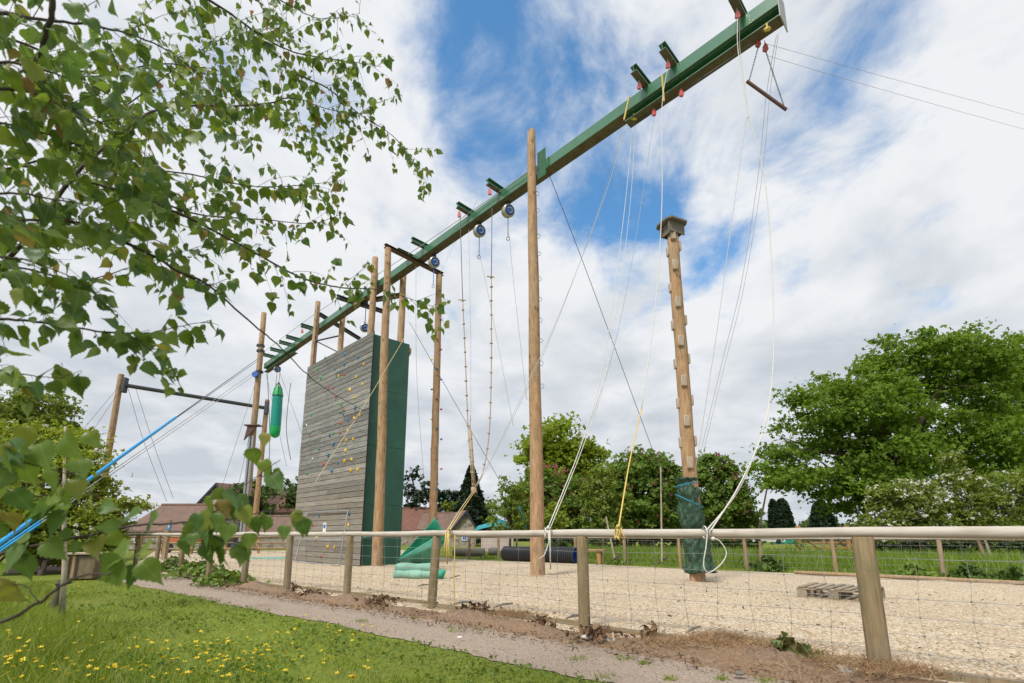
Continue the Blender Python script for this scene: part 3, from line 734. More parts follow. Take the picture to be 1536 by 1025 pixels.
bar('dark steel bar crossing below the beam near the leafy twig tip', bp(bs_of(540, 455), .9, -.1), bp(bs_of(540, 455) - .2, -1.4, -.1), .14)
mb = MB(); q = P477 + Vector((.1, -.1, -2.3)); mb.tube([q, P514 + Vector((0, 0, -1.3))], .045, 8); tag(mb.build('brace_pipe', M['dark_steel']), 'thin grey pipe sloping up between two pole tops over the wall', 'pipe')
mb = MB(); mb.tube([P477 + Vector((.1, -.1, -2.3)), P477 + Vector((1.5, .5, -2.9))], .03, 6); tag(mb.build('brace_pipe', M['dark_steel']), 'short dark rod dropping from pole to wall top', 'pipe')

# ================================================================ CLIMBING WALL
W0 = Vector((-5.2, 16.95, 0)); WDl = Vector((-.724, .690, 0)).normalized(); WDr = Vector((.745, .667, 0)).normalized()
WL, WR, WH = 5.75, 1.55, 8.62
nW = Vector((WDl.y, -WDl.x, 0)); nW = nW if nW.y < 0 else -nW
tW = thing('climbing_wall', 'tall climbing wall of weathered grey planks with dark green painted end', 'climbing wall', W0)
mb = MB(); rows = 43; ph = (WH - .02) / rows; rng = random.Random(4)
rotW = Matrix((WDl, nW, Vector((0, 0, 1)))).transposed()
for i in range(rows):
    cuts = [0, WL] if rng.random() < .4 else [0, WL * rng.choice((.33, .5, .66)), WL]
    for a, b in zip(cuts, cuts[1:]):
        c = W0 + WDl * ((a + b) / 2) + nW * rng.uniform(.0, .012); c.z = .01 + ph * (i + .5)
        mb.box(c, (b - a - .006, .05, ph - rng.uniform(.008, .018)), rotW @ Matrix.Rotation(rng.uniform(-.0015, .0015), 3, 'Y'), bev=.006)
mb.build('timber_face', M['planks'], tW, smooth=False)
mb = MB(); n2_ = Vector((WDr.y, -WDr.x, 0)); rotR = Matrix((WDr, n2_, Vector((0, 0, 1)))).transposed()
for i in range(4):
    z0 = i * (WH - .1) / 4; c = W0 + WDr * (WR / 2) + WDl * .05 + Vector((0, 0, z0 + (WH - .1) / 8))
    mb.box(c, (WR - .03, .04, (WH - .1) / 4 - .008), rotR, bev=.003)
mb.build('green_end_panel', M['wall_green'], tW, smooth=False)
mb = MB(); c = W0 + WDl * (WL / 2) + WDr * (WR / 2 + .05); mb.prism([W0 + WDl * .1 + WDr * .05, W0 + WDl * (WL - .05) + WDr * .05, W0 + WDl * (WL - .05) + WDr * (WR - .03), W0 + WDl * .1 + WDr * (WR - .03)], (0, 0, WH - .2)); mb.build('core', M['grey_board'], tW, smooth=False)
mb = MB(); a = W0 + WDr * (WR - .1) + Vector((0, 0, WH - .35)); mb.tube([a + WDr * -.2 + n2_ * -.22, a + WDr * .17 + n2_ * -.22], .19, 16); o = mb.build('log_end', M['pole'], tW)
mb = MB(); mb.box(W0 + Vector((0, 0, WH / 2)) + nW * .02 + n2_ * .022, (.03, .03, WH), rotW); mb.build('corner_trim', M['black'], tW, smooth=False)
hz_ = [('y', 307, 210), ('y', 216, 253), ('y', 280, 258), ('y', 302, 285), ('y', 255, 305), ('y', 275, 333), ('y', 294, 398), ('y', 271, 408), ('y', 247, 452), ('y', 268, 485), ('y', 243, 490), ('y', 240, 527), ('y', 263, 560), ('y', 238, 565), ('y', 260, 600), ('y', 285, 595), ('y', 175, 880), ('y', 200, 880), ('y', 265, 880), ('y', 250, 800), ('y', 130, 850),
       ('b', 237, 175), ('b', 286, 187), ('b', 236, 211), ('b', 201, 229), ('b', 217, 240), ('b', 249, 415), ('b', 182, 473), ('b', 197, 503), ('b', 177, 545), ('b', 212, 573), ('b', 143, 765), ('b', 253, 760), ('b', 275, 372), ('b', 232, 393), ('b', 190, 600),
       ('r', 193, 300), ('r', 236, 248), ('r', 235, 380), ('r', 222, 425), ('r', 220, 463), ('r', 178, 297), ('r', 150, 915), ('r', 160, 575), ('r', 205, 330), ('r', 120, 800), ('g', 165, 187), ('g', 140, 228), ('g', 133, 355), ('g', 222, 385), ('g', 113, 397), ('g', 110, 462), ('g', 127, 490), ('g', 98, 610), ('g', 142, 520), ('g', 225, 358), ('g', 150, 260), ('g', 197, 465), ('w', 98, 435), ('w', 120, 558), ('w', 135, 845)]
for cc, x, y in hz_:
    p = plane_hit(420 + x / 2.442, 460 + y / 2.442, W0 + nW * .04, nW); mb = MB()
    mb.ball(p, random.uniform(.056, .088), 1, (1, .6, random.uniform(.8, 1.2)), .2, rot=rotW)
    mb.build('climbing_hold', M[{'y': 'hold_yellow', 'b': 'hold_blue', 'r': 'hold_red', 'g': 'hold_green', 'w': 'hold_white'}[cc]], tW)
p = plane_hit(487, 792, W0 + nW * .04, nW); mb = MB(); mb.box(p, (.25, .02, .38), rotW); o = mb.build('notice', M['white'], tW, smooth=False)
mb = MB(); mb.box(p + nW * .013 + Vector((0, 0, .06)), (.16, .01, .14), rotW); mb.build('blue_panel', M['belay_blue'], o, smooth=False)
p = W0 + WDr * .55 + n2_ * .04 + Vector((0, 0, .28)); mb = MB(); mb.tube([p, p + n2_ * .03], .07, 12); mb.build('bolt_plate', M['galv'], tW)
# leaning frame of metal tube
fr = [plane_hit(443, 841, W0 + nW * .5, nW), plane_hit(460, 769, W0 + nW * .1, nW), plane_hit(522, 766, W0 + nW * .1, nW), plane_hit(509, 846, W0 + nW * .5, nW)]
fr[0].z = .03; fr[3].z = .03
mb = MB(); mb.tube(fr + [fr[0]], .022, 8); mb.tube([fr[0].lerp(fr[1], .45), fr[3].lerp(fr[2], .45)], .018, 8)
tag(mb.build('metal_frame', M['galv']), 'thin galvanised tube frame leaning against the foot of the plank wall', 'metal frame')
# rope ladder behind the left edge of the wall
q0 = W0 + WDl * (WL + .12) + nW * -.25
t = thing('rope_ladder', 'rope ladder with dark rungs hanging beside the left edge of the wall', 'rope ladder', q0)
for dx in (0, .42):
    mb = MB(); mb.tube([q0 + WDl * dx * .6 + WDr * dx * .3 + Vector((0, 0, z)) for z in (.4, 3, 6, 8.5, 11.9)], .01, 5); mb.build('side_rope', M['cable'], t)
for k in range(24):
    z = .8 + k * .45; mb = MB(); mb.tube([q0 + WDl * -.04 + Vector((0, 0, z)), q0 + WDl * .29 + WDr * .14 + Vector((0, 0, z))], .02, 6); mb.build('rung', M['dark_steel'], t)

# ================================================================ PERCH POLE
PP = G(1047, 875); topz = AY(1008, 352, PP.y).z
tP = pole('climbing_pole', 'leaning-looking climbing pole with bolted wooden blocks and a boxed perch on top', (PP.x, PP.y, 0), (*AY(1009, 352, PP.y).to_2d(), topz), .17, .138, 'pole', 'climbing pole')
for (px, py, side) in [(1002, 352, 0), (997, 378, -1), (1017, 370, 1), (1005, 397, 0), (1001, 432, -1), (1009, 453, 0), (1026, 481, 1), (1004, 488, -1), (1013, 511, 0), (1031, 539, 1), (1008, 546, -1), (1018, 571, 0), (1035, 601, 1), (1012, 605, -1), (1023, 631, 0), (1040, 662, 1), (1016, 664, -1), (1028, 694, 0)]:
    f = (py - 352) / 523; rr = .138 + .032 * f; c = AY(px, py, PP.y - (rr + .02 if side == 0 else 0)); mb = MB()
    cx = AY(1009 + f * 38, py, PP.y).x
    if side == 0: mb.box((cx - .05, PP.y - rr - .015, c.z), (.13, .075, .26), bev=.012)
    else: mb.box((cx + side * (rr + .012), PP.y, c.z), (.06, .13, .25), bev=.012)
    mb.build('foot_block', M['block'], tP)
c = Vector((AY(1007, 335, PP.y).x, PP.y, topz)); rz = Matrix.Rotation(R(24), 3, 'Z')
tb = MB()
for sx_, sy_ in ((0, -1), (0, 1)): tb.box(c + rz @ Vector((0, sy_ * .16, .10)), (.52, .035, .30), rz, bev=.006)
for sx_ in (-1, 1): tb.box(c + rz @ Vector((sx_ * .17, 0, .10)), (.035, .285, .30), rz, bev=.006)
tb.build('perch_box', M['grey_board'], tP, smooth=False)
mb = MB(); cc = [Vector((x, y, 0)) for x, y in ((-.33, -.17), (-.25, -.29), (.25, -.29), (.33, -.17), (.33, .17), (.25, .29), (-.25, .29), (-.33, .17))]
mb.prism([c + rz @ q + Vector((0, 0, .252)) for q in cc], (0, 0, .045)); mb.build('perch_top', M['grey_board'], tP, smooth=False)
# tarpaulin wrapped round the foot
def wrap(zlo, zhi, name):
    mb = MB(); ns, nz = 72, 60; rnd = random.Random(3); ph = [rnd.uniform(0, 6.3) for _ in range(10)]
    for j in range(nz + 1):
        f = j / nz; z = zlo + (zhi - zlo) * f
        px = 1046 - 12 * f; cx = AY(1045 - f * 10, 803, PP.y).x
        tight = 1 - .33 * math.exp(-((f - .94) / .05) ** 2) - .30 * math.exp(-((f - .43) / .05) ** 2) - .12 * math.exp(-((f - .75) / .05) ** 2)
        for k in range(ns):
            a = 2 * math.pi * k / ns
            rr = .255 * tight + .035 * math.sin(3 * a + f * 7 + ph[0]) * (1 - f * .4) + .020 * abs(math.sin(4.5 * a - f * 9 + ph[1])) + .016 * abs(math.sin(6 * a + f * 17 + ph[2])) - .014 * abs(math.sin(f * 23 + 2 * a + ph[4])) + .008 * math.sin(17 * a + f * 31) + rnd.gauss(0, .009) + .016 * math.sin(11 * a - f * 26 + ph[5]) * math.sin(f * 34 + 3 * a) - .075 * max(0, math.sin(1.5 * a + 2.6 * f + 2.2)) ** 14 - .05 * max(0, math.sin(2 * a - 3.4 * f + 5.2)) ** 12 + .03 * max(0, .12 - f) / .12
            if f < .06: rr += .03
            mb.v.append((cx + rr * math.cos(a), PP.y + rr * math.sin(a), z + .04 * math.sin(2 * a + ph[3]) * (1 - f)))
    for j in range(nz):
        for k in range(ns):
            a = j * ns + k; b = j * ns + (k + 1) % ns; mb.f.append((a, b, b + ns, a + ns)); mb.m.append(0)
    o = mb.build(name, M['tarp'], None, auto=False); md = o.modifiers.new('thickness', 'SOLIDIFY'); md.thickness = .006; return o
zt0, zt1 = AY(1045, 858, PP.y).z, AY(1035, 718, PP.y).z
tT = thing('tarpaulin_wrap', 'crinkled dark green tarpaulin tied round the foot of the climbing pole', 'tarpaulin', (PP.x, PP.y, zt0))
o = wrap(zt0, zt1, 'sheet'); o.parent = tT; o.location = Vector(o['_o']) - Vector(tT['_o'])
for f, tilt in ((.93, .05), (.75, -.16), (.42, .03)):
    z = zt0 + (zt1 - zt0) * f; cx = AY(1045 - f * 10, 803, PP.y).x; rr = .262 if f != .75 else .292
    mb = MB(); mb.tube([(cx + rr * math.cos(a), PP.y + rr * math.sin(a), z + tilt * math.cos(a + .4)) for a in np.linspace(0, 2 * math.pi, 25)], .011, 6, cap=False); mb.build('blue_cord', M['blue_cord'], tT)

# ================================================================ GOAL-LIKE SWING FRAME (left)
gl_t = AY(182, 562, 28.5); gr_t = Vector((*AY(401, 600, 34.5).to_2d(), AY(401, 600, 34.5).z))
t = thing('swing_frame', 'tall timber goal frame with a dark steel pipe across, left of the beam', 'swing frame', (gl_t.x, gl_t.y, 0))
for p in (gl_t, gr_t):
    mb = MB(); mb.tube([(p.x - .0, p.y, -.1), (p.x, p.y, p.z * .5), (p.x, p.y, p.z)], [.20, .18, .155], 16); mb.build('post', M['pole'], t)
a = AY(187, 578, 28.5); b = AY(397, 612, 34.3); mb = MB(); mb.tube([a, b], .13, 12); mb.build('cross_pipe', M['dark_steel'], t)
for p, s_ in ((a, .0), (b, .15)):
    mb = MB(); mb.box(p + Vector((s_, 0, 0)), (.22, .3, .95), bev=.02); mb.build('saddle_plate', M['dark_steel'], t)
def rope(label, pts, r, mat, name='rope', cat='rope', sides=5, parent=None, smoothn=6):
    P = [Vector(p) for p in pts]
    if len(P) > 2:
        out = []
        for i in range(len(P) - 1):
            p0, p1, p2, p3 = P[max(i - 1, 0)], P[i], P[i + 1], P[min(i + 2, len(P) - 1)]
            for k in range(smoothn):
                u = k / smoothn; out.append(.5 * ((2 * p1) + (p2 - p0) * u + (2 * p0 - 5 * p1 + 4 * p2 - p3) * u * u + (3 * p1 - p0 - 3 * p2 + p3) * u ** 3))
        P = out + [P[-1]]
    mb = MB(); mb.tube(P, r, sides)
    o = mb.build(name, M[mat], parent, auto=False)
    return o if parent is not None else tag(o, label, cat)
rope('upper left cable hanging slack from the dark cross pipe of the goal frame', [AY(192, 582, 28.6), AY(215, 660, 29), AY(250, 752, 29)], .012, 'cable', 'hanging_cable', 'cable')
rope('cable hanging from the goal frame pipe just right of its left neighbour', [AY(204, 584, 28.8), AY(230, 665, 29), AY(260, 748, 29)], .012, 'cable', 'hanging_cable', 'cable')
rope('guy wire dropping left from the top of the left goal post', [AY(180, 578, 28.4), AY(120, 650, 22), AY(40, 745, 17)], .010, 'cable', 'guy_wire', 'wire')
rope('second guy wire from the left goal post, steeper than its neighbour', [AY(180, 586, 28.4), AY(140, 645, 23), AY(70, 752, 18)], .010, 'cable', 'guy_wire', 'wire')
rope('thin guy wire close against the left goal post', [AY(178, 590, 28.4), AY(165, 660, 27), AY(150, 740, 26)], .009, 'cable', 'guy_wire', 'wire')

# long stay cables with blue sleeves
def lin(px0, py0, Y0, px1, py1, Y1): return AY(px0, py0, Y0), AY(px1, py1, Y1)
st = []
A0 = AY(393, 534, yL - .2); A1 = AY(-140, 885, 7.2); A1.z = -.05
SL = lambda f: A0.lerp(A1, f)
t = thing('stay_cable', 'stay cable in a thick bright blue sleeve running down to the left ground', 'cable', A1)
rope('', [A0, A1], .018, 'cable', 'wire', parent=t)
def frac_at(px, A, B):
    lo, hi = 0., 1.
    for _ in range(40):
        m_ = (lo + hi) / 2; p = A.lerp(B, m_); z = p.z - H; d = p.y * CT + z * ST; x = PX + F * p.x / d
        if x > px: lo = m_
        else: hi = m_
    return lo
f0 = frac_at(264, A0, A1)
mb = MB(); mb.tube([SL(f0 + (.985 - f0) * k / 8) for k in range(9)], .044, 10); mb.build('blue_sleeve', M['blue_sleeve'], t)
for i, (sx0, sy0, ex, ey, fs, lab) in enumerate([(392, 538, -120, 872, 45, 'dark stay cable just above the thick blue sleeved one'), (389, 553, -100, 880, 62, 'pale stay cable under the thick sleeve with a thin blue cover low down'), (389, 558, -90, 888, 60, 'lowest pale stay cable on the left with a thin blue cover low down')]):
    a = AY(sx0, sy0, yL - .1); b = AY(ex, ey, 8.6 + i * .5); b.z = -.05
    t = thing('stay_cable', lab, 'cable', b); rope('', [a, b], .013, 'cable' if i == 0 else 'grey_cable', 'wire', parent=t)
    f0 = frac_at(fs, a, b); mb = MB(); mb.tube([a.lerp(b, f0), a.lerp(b, .98)], .024, 8); mb.build('blue_sleeve', M['blue_sleeve'], t)

# ================================================================ THINGS HUNG ON THE BEAM
def auto_belay(px, py, lab, lat=-.30, blue=False, d=None, strap=True, r=.22):
    s = bs_of(px, py - 18, ZB, 0); c = None
    rr = ray(px, py); n = BN; o = Vector((0, 0, H)); k = ((B0 - o).dot(n) + lat) / Vector((rr.x, rr.y, 0)).dot(n); c = o + rr * k
    s = (c - B0).dot(BD)
    t = thing('auto_belay', lab, 'belay device', c, 'auto belay drums hung under the beam')
    ax = (Vector((.52, -.82, -.25))).normalized()
    mb = MB(); prof = [(-.13, .15), (-.12, .2), (-.05, .215), (-.045, .2), (.0, .2), (.005, .22), (.09, .22), (.12, .19), (.125, .12)]
    k_ = r / .22
    mb.tube([c + ax * p * k_ for p, q in prof], [q * k_ for p, q in prof], 24); mb.build('housing', M['silver'], t)
    mb = MB(); mb.tube([c + ax * .112 * k_, c + ax * .128 * k_], [.178 * k_, .172 * k_], 24); mb.build('rim', M['black'], t)
    mb = MB(); mb.tube([c + ax * .126 * k_, c + ax * .14 * k_], [.150 * k_, .145 * k_], 24); f = mb.build('face', M['belay_blue'], t)
    u = ax.cross(Vector((0, 0, 1))).normalized(); vv = u.cross(ax)
    mb = MB(); mb.tube([c + ax * .142 * k_ + (u * math.cos(a) + vv * math.sin(a)) * .085 * k_ for a in np.linspace(.4, 4.9, 16)], .012 * k_, 4); mb.build('white_mark', M['white'], f)
    top = Vector((c.x, c.y, ZB)); mb = MB(); mb.tube([c + Vector((0, 0, r * .9)), Vector((c.x, c.y, ZB - .02))], .02, 6)
    mb.tube([c + Vector((0, 0, r + .03)) + u * (.05 * math.cos(a)) + Vector((0, 0, .05 * math.sin(a))) for a in np.linspace(0, 6.283, 13)], .012, 5)
    mb.box((c.x, c.y, ZB - .05), (.16, .12, .08)); mb.build('hanger', M['dark_steel'], t)
    if strap:
        mb = MB(); z1 = c.z - r - .75; mb.tube([c + Vector((0, 0, -r)), Vector((c.x, c.y, z1))], .014, 5); mb.tube([Vector((c.x + .05 * math.sin(a), c.y, z1 - .07 + .07 * math.cos(a))) for a in np.linspace(0, 6.28, 10)], .011, 5); mb.build('strap', M['belay_blue'] if blue else M['black'], t)
    return t, c
_, cb1 = auto_belay(762, 317, 'round blue-faced belay drum under the beam beside the thick middle pole')
_, cb2 = auto_belay(719, 347, 'round blue-faced belay drum second from the thick middle pole')
_, cb3 = auto_belay(651, 394, 'blue-faced belay drum with a blue strap above the rusty cross bar', blue=True)
auto_belay(683, 493 + 400, '', strap=False) if False else None
auto_belay(547, 492, 'belay drum half hidden behind the top edge of the climbing wall', strap=False)
auto_belay(416, 554, 'small belay drum at the far left end of the beam above the punch bag')
p = AY(383, 562, yL - .3); mb = MB(); mb.tube([p + Vector((0, -.1, 0)), p + Vector((0, .1, 0))], .2, 16); tag(mb.build('auto_belay', M['belay_blue']), 'small blue drum fixed to the left side of the far end pole', 'belay device', 'auto belay drums hung under the beam')
for (a, lab, pts) in ((cb1, 'thin pale line falling from the belay drum next to the middle pole', [(764, 355), (770, 420), (790, 600)]), (cb2, 'thin pale line falling from the second belay drum', [(720, 385), (738, 470), (770, 640)])):
    rope(lab, [a + Vector((0, 0, -1.0))] + [AY(x, y, a.y - .0) for x, y in pts], .007, 'grey_cable', 'thin_line', 'line')

# red pulleys
def pulley(p, lab, sc=1., mat='red'):
    t = thing('pulley', lab, 'pulley', p, 'red pulleys on the beam'); mb = MB()
    for s_ in (-1, 1):
        mb.prism([p + Vector((x * sc, s_ * .03 * sc, z * sc)) for x, z in ((-.07, -.08), (-.05, -.13), (.05, -.13), (.07, -.08), (.05, .06), (0, .12), (-.05, .06))], (0, .012 * sc, 0))
    mb.build('cheek', M[mat], t, smooth=False)
    mb = MB(); mb.tube([p + Vector((0, -.025 * sc, -.05 * sc)), p + Vector((0, .025 * sc, -.05 * sc))], .06 * sc, 14); mb.build('sheave', M['silver'], t)
    mb = MB(); mb.tube([p + Vector((0, 0, .1 * sc)), p + Vector((0, 0, .22 * sc))], .012 * sc, 6); mb.build('shackle', M['galv'], t); return t
armtip = lambda i, inset=.15: bp(ARM[i][0], ARM[i][1] - inset, HS)
for i, lab in ((0, 'large red pulley under the bracket arm nearest the beam end'), (1, 'red pulley under the second bracket arm from the near beam end'), (2, 'red pulley under the bracket arm above the start of the lower girder'), (3, 'small red pulley under the bracket arm left of the middle pole'), (4, 'small red pulley under the bracket arm second left of the middle pole'), (8, 'tiny red pulley under a bracket arm left of the wall')):
    pulley(armtip(i, .25 if i < 3 else .1) + Vector((0, 0, -.22)), lab, .75 if i < 3 else .9)
sT = S0 + .55
pT1 = AY(1137, 64, bp(sT + .1, -.2).y); pT2 = AY(1148, 71, bp(sT, -.3).y)
pulley(pT1, 'left red pulley holding the trapeze under the beam end', .8); pulley(pT2, 'right red pulley holding the trapeze under the beam end', .8)
# trapeze
ta, tb_ = AY(1123, 124, pT1.y - .1), AY(1177, 163, pT1.y - .1)
t = thing('trapeze', 'dark metal trapeze bar hanging on two chains under the near beam end', 'trapeze', (ta + tb_) / 2)
mb = MB(); d = (tb_ - ta).normalized(); mb.tube([ta - d * .05, tb_ + d * .05], .035, 12); mb.build('bar', M['brown_steel'], t)
for a, b in ((pT1 + Vector((0, 0, -.1)), ta), (pT2 + Vector((0, 0, -.12)), tb_)):
    mb = MB(); n = 26
    for k in range(n):
        q0, q1 = a.lerp(b, k / n), a.lerp(b, (k + 1.25) / n); off = Vector((.012, 0, 0)) if k % 2 else Vector((0, .012, 0))
        mb.tube([q0, q0 + off + (q1 - q0) * .3, q0 + off + (q1 - q0) * .7, q1, q1 - off - (q1 - q0) * .3, q1 - off - (q1 - q0) * .7, q0], .006, 4, cap=False)
    mb.build('chain', M['dark_steel'], t)
# travelling line under the lower girder with two pulleys
a, b = AY(955, 184, bp(sA).y), AY(1128, 66, bp(S0 + .7).y)
rope('dark line stretched tight just below the near end of the beam', [a, b], .012, 'cable', 'tension_line', 'line')
pulley(AY(981, 168, bp(bs_of(981, 168)).y), 'small red pulley on the left of the dark line under the beam', .8); pulley(AY(1022, 139, bp(bs_of(1022, 139)).y), 'small red pulley on the right of the dark line under the beam', .8)
# yellow hooks at girder ends
for q, lab in ((AY(951, 178, bp(sA - .1).y), 'small brass clamp at the left end of the lower girder'), (AY(1151, 44, bp(S0 + .4).y - .15), 'small yellow clamp under the tip of the beam')):
    mb = MB(); mb.ball(q, .07, 1, (1.3, .7, .7), .2); mb.tube([q, q + Vector((0, 0, .15))], .02, 6); tag(mb.build('rope_clamp', M['rope_yellow']), lab, 'clamp')

def catmull(P, n):
    out = []
    for i in range(len(P) - 1):
        p0, p1, p2, p3 = P[max(i - 1, 0)], P[i], P[i + 1], P[min(i + 2, len(P) - 1)]
        for k in range(n):
            u = k / n; out.append(.5 * ((2 * p1) + (p2 - p0) * u + (2 * p0 - 5 * p1 + 4 * p2 - p3) * u * u + (3 * p1 - p0 - 3 * p2 + p3) * u ** 3))
    return out + [P[-1]]
# ropes (each a curve through points of the photograph at its own distance)
def pr(*pts): return [AY(x, y, Y) for x, y, Y in pts]
arm0, arm1, arm2 = armtip(0, .25), armtip(1, .25), armtip(2, .25)
rail_at = lambda px: (lambda s: Vector((*(FB[0] + dF * s), RAILZ)))(min(max(0, (lambda lo, hi: [lo, hi])(0, 0)[0]), 0)) 
def rail_px(px):
    lo, hi = -3., 14.
    for _ in range(50):
        m_ = (lo + hi) / 2; p = FB[0] + dF * m_; d = p.y * CT + (RAILZ - H) * ST
        if PX + F * p.x / d > px: lo = m_
        else: hi = m_
    q = FB[0] + dF * lo; return Vector((q.x, q.y, RAILZ))
q = rail_px(1060)
y0 = arm0.y
rope('long white rope bowing from the near bracket arm to the rail beside the tarpaulin', [arm0 + Vector((0, 0, -.3))] + pr((1107, 75, y0 - .1), (1121, 165, y0 - .3), (1146, 262, y0 - .5), (1158, 400, y0 - .8), (1160, 540, y0 - 1.3), (1146, 640, 6.6), (1112, 722, 5.9)) + [q + Vector((.02, -.05, .02))], .0085, 'rope_white')
rope('second white strand beside the long bowed rope, tied to the top rail', pr((1155, 610, 7.0), (1140, 660, 6.5), (1108, 735, 5.8)) + [q + Vector((-.02, -.05, .02))], .008, 'rope_white')
mb = MB(); pts = [q + Vector((-.02, .06 * math.sin(a) , .06 * math.cos(a))) for a in np.linspace(0, 12.6, 26)]
mb.tube(pts, .008, 6)
mb.tube(catmull([q + Vector(v) for v in ((-.02, -.06, -.02), (-.05, -.08, -.14), (-.085, -.08, -.30), (-.05, -.08, -.37), (.03, -.08, -.335), (.11, -.08, -.26), (.14, -.08, -.18), (.09, -.07, -.08), (.02, -.06, -.05))], 6), .006, 6)
mb.ball(q + Vector((.03, -.07, -.06)), .02, 2, jit=.1); tag(mb.build('rope_coil', M['rope_white'], auto=False), 'white rope end knotted round the top rail with a hanging loop', 'rope')
rope('pale strand running over the near bracket pulley down behind the beam', [arm0 + Vector((.05, 0, -.3)), AY(1110, 76, y0 + .3), AY(1122, 170, y0 + .3), AY(1118, 190, y0 + .4), AY(1098, 330, y0 + .7), AY(1075, 500, y0 + 1.2), AY(1042, 712, PP.y - .3)], .007, 'rope_white', 'thin_rope')
rope('thin pale line from the beam tip down to the climbing pole', [AY(1165, 52, bp(S0 + .2).y), AY(1150, 140, 9), AY(1137, 265, 9.4), AY(1112, 425, 10), AY(1084, 540, 10.5), AY(1046, 700, PP.y - .2)], .006, 'grey_cable', 'thin_line', 'line')
rope('faint thin line just right of another from the beam tip', [AY(1168, 50, bp(S0 + .2).y), AY(1155, 140, 9), AY(1143, 265, 9.4), AY(1117, 425, 10), AY(1089, 540, 10.5), AY(1052, 690, PP.y - .2)], .005, 'grey_cable', 'thin_line', 'line')
q = rail_px(926); y1 = arm1.y
rope('pale rope from a bracket arm continuing as the yellow rope left of the climbing pole', [arm1 + Vector((0, 0, -.3))] + pr((993, 160, y1), (993, 300, y1 - .6), (984, 450, y1 - 1.3), (962, 615, y1 - 2.2)), .009, 'rope_white')
rope('yellow rope end running down to a rail knot left of the climbing pole', pr((962, 615, y1 - 2.2), (945, 690, 6.8)) + [q + Vector((0, -.05, .03))], .0095, 'rope_yellow')
mb = MB(); mb.tube([q + Vector((.02 * math.sin(a * .5), .058 * math.sin(a), .058 * math.cos(a))) for a in np.linspace(0, 13, 30)], .008, 6); mb.ball(q + Vector((0, -.05, .07)), .02, 2, jit=.1)
mb.tube([q + Vector((.03, -.05, .05)), q + Vector((.06, -.07, -.05)), q + Vector((.03, -.07, -.11)), q + Vector((-.03, -.07, -.03))], .008, 5); tag(mb.build('rope_knot', M['rope_yellow'], auto=False), 'yellow rope knot wound round the rail left of the climbing pole', 'rope')
mb = MB(); a = bp(bs_of(994, 125), .02, .1)
for (pa, pb, lab) in (((993, 112), (996, 152), 'yellow sling hanging over the beam face below the second bracket arm'), ((944, 145), (936, 180), 'yellow sling hanging over the beam face at the start of the lower girder')):
    s_ = bs_of(*pa, ZB + .2); mb = MB(); P0 = AY(*pa, bp(s_).y - .15); P1 = AY(*pb, bp(s_).y - .15); mb.tube([P0, P1], .022, 6); tag(mb.build('sling', M['rope_yellow']), lab, 'sling')
y2 = bp(sA).y
qA = Vector((PA.x + .25, PA.y - .5, 1.2))
q = rail_px(818)
rope('white rope sweeping from the lower girder down to the rail by the middle pole', pr((949, 192, y2), (935, 330, y2 - .5), (906, 540, y2 - 1.5), (876, 655, y2 - 2.2)) + [q + Vector((.03, -.04, .06))], .0075, 'rope_white')
rope('second white rope close beside the one tied by the middle pole', pr((953, 190, y2), (943, 330, y2 - .5), (912, 545, y2 - 1.5), (880, 655, y2 - 2.2)) + [q + Vector((.05, -.04, .04))], .006, 'rope_white')
rope('thin pale rope from the pulley line merging towards the middle pole ropes', pr((981, 176, y2 - .4), (950, 380, y2 - .6), (915, 545, y2 - 1.4), (868, 672, y2 - 2.2)), .006, 'grey_cable', 'thin_line', 'line')
mb = MB(); mb.tube([q + Vector((0, .058 * math.sin(a), .058 * math.cos(a))) for a in np.linspace(0, 12, 26)], .010, 6); mb.ball(q + Vector((.03, -.05, .06)), .028, 1, jit=.2)
mb.tube([q + Vector((.03, -.05, .04)), q + Vector((.04, -.07, -.1)), q + Vector((-.02, -.07, -.26)), q + Vector((-.08, -.07, -.3))], .008, 5)
mb.tube([q + Vector((.05, -.05, .04)), q + Vector((.05, -.07, -.2)), q + Vector((.05, -.07, -.42))], .008, 5); tag(mb.build('rope_knot', M['rope_white'], auto=False), 'white rope tails knotted round the rail in front of the middle pole', 'rope')
rope('dark guy wire slanting right from the beam beside the middle pole', pr((824, 263, 13.1), (880, 408, 14.5), (975, 665, 17), (1010, 760, 18)), .010, 'cable', 'guy_wire', 'wire')
rope('upper thin overhead wire leaving the beam end to the right', pr((1150, 66, 8.6), (1300, 108, 10), (1536, 172, 13), (1800, 245, 16)), .0035, 'grey_cable', 'overhead_wire', 'wire')
rope('lower thin overhead wire leaving the beam end to the right', pr((1152, 84, 8.6), (1300, 128, 10), (1536, 194, 13), (1800, 266, 16)), .0035, 'grey_cable', 'overhead_wire', 'wire')
rope('pale line from the lower girder slanting far left to the knotted ropes', pr((940, 186, y2), (905, 300, 11.5), (835, 480, 12), (760, 640, 12.3), (714, 728, 12.4)), .007, 'rope_white', 'thin_rope')
rope('pale line slanting left just under another to the knotted ropes', pr((935, 190, y2), (893, 330, 11.5), (820, 520, 12), (750, 665, 12.3), (714, 732, 12.4)), .006, 'grey_cable', 'thin_line', 'line')

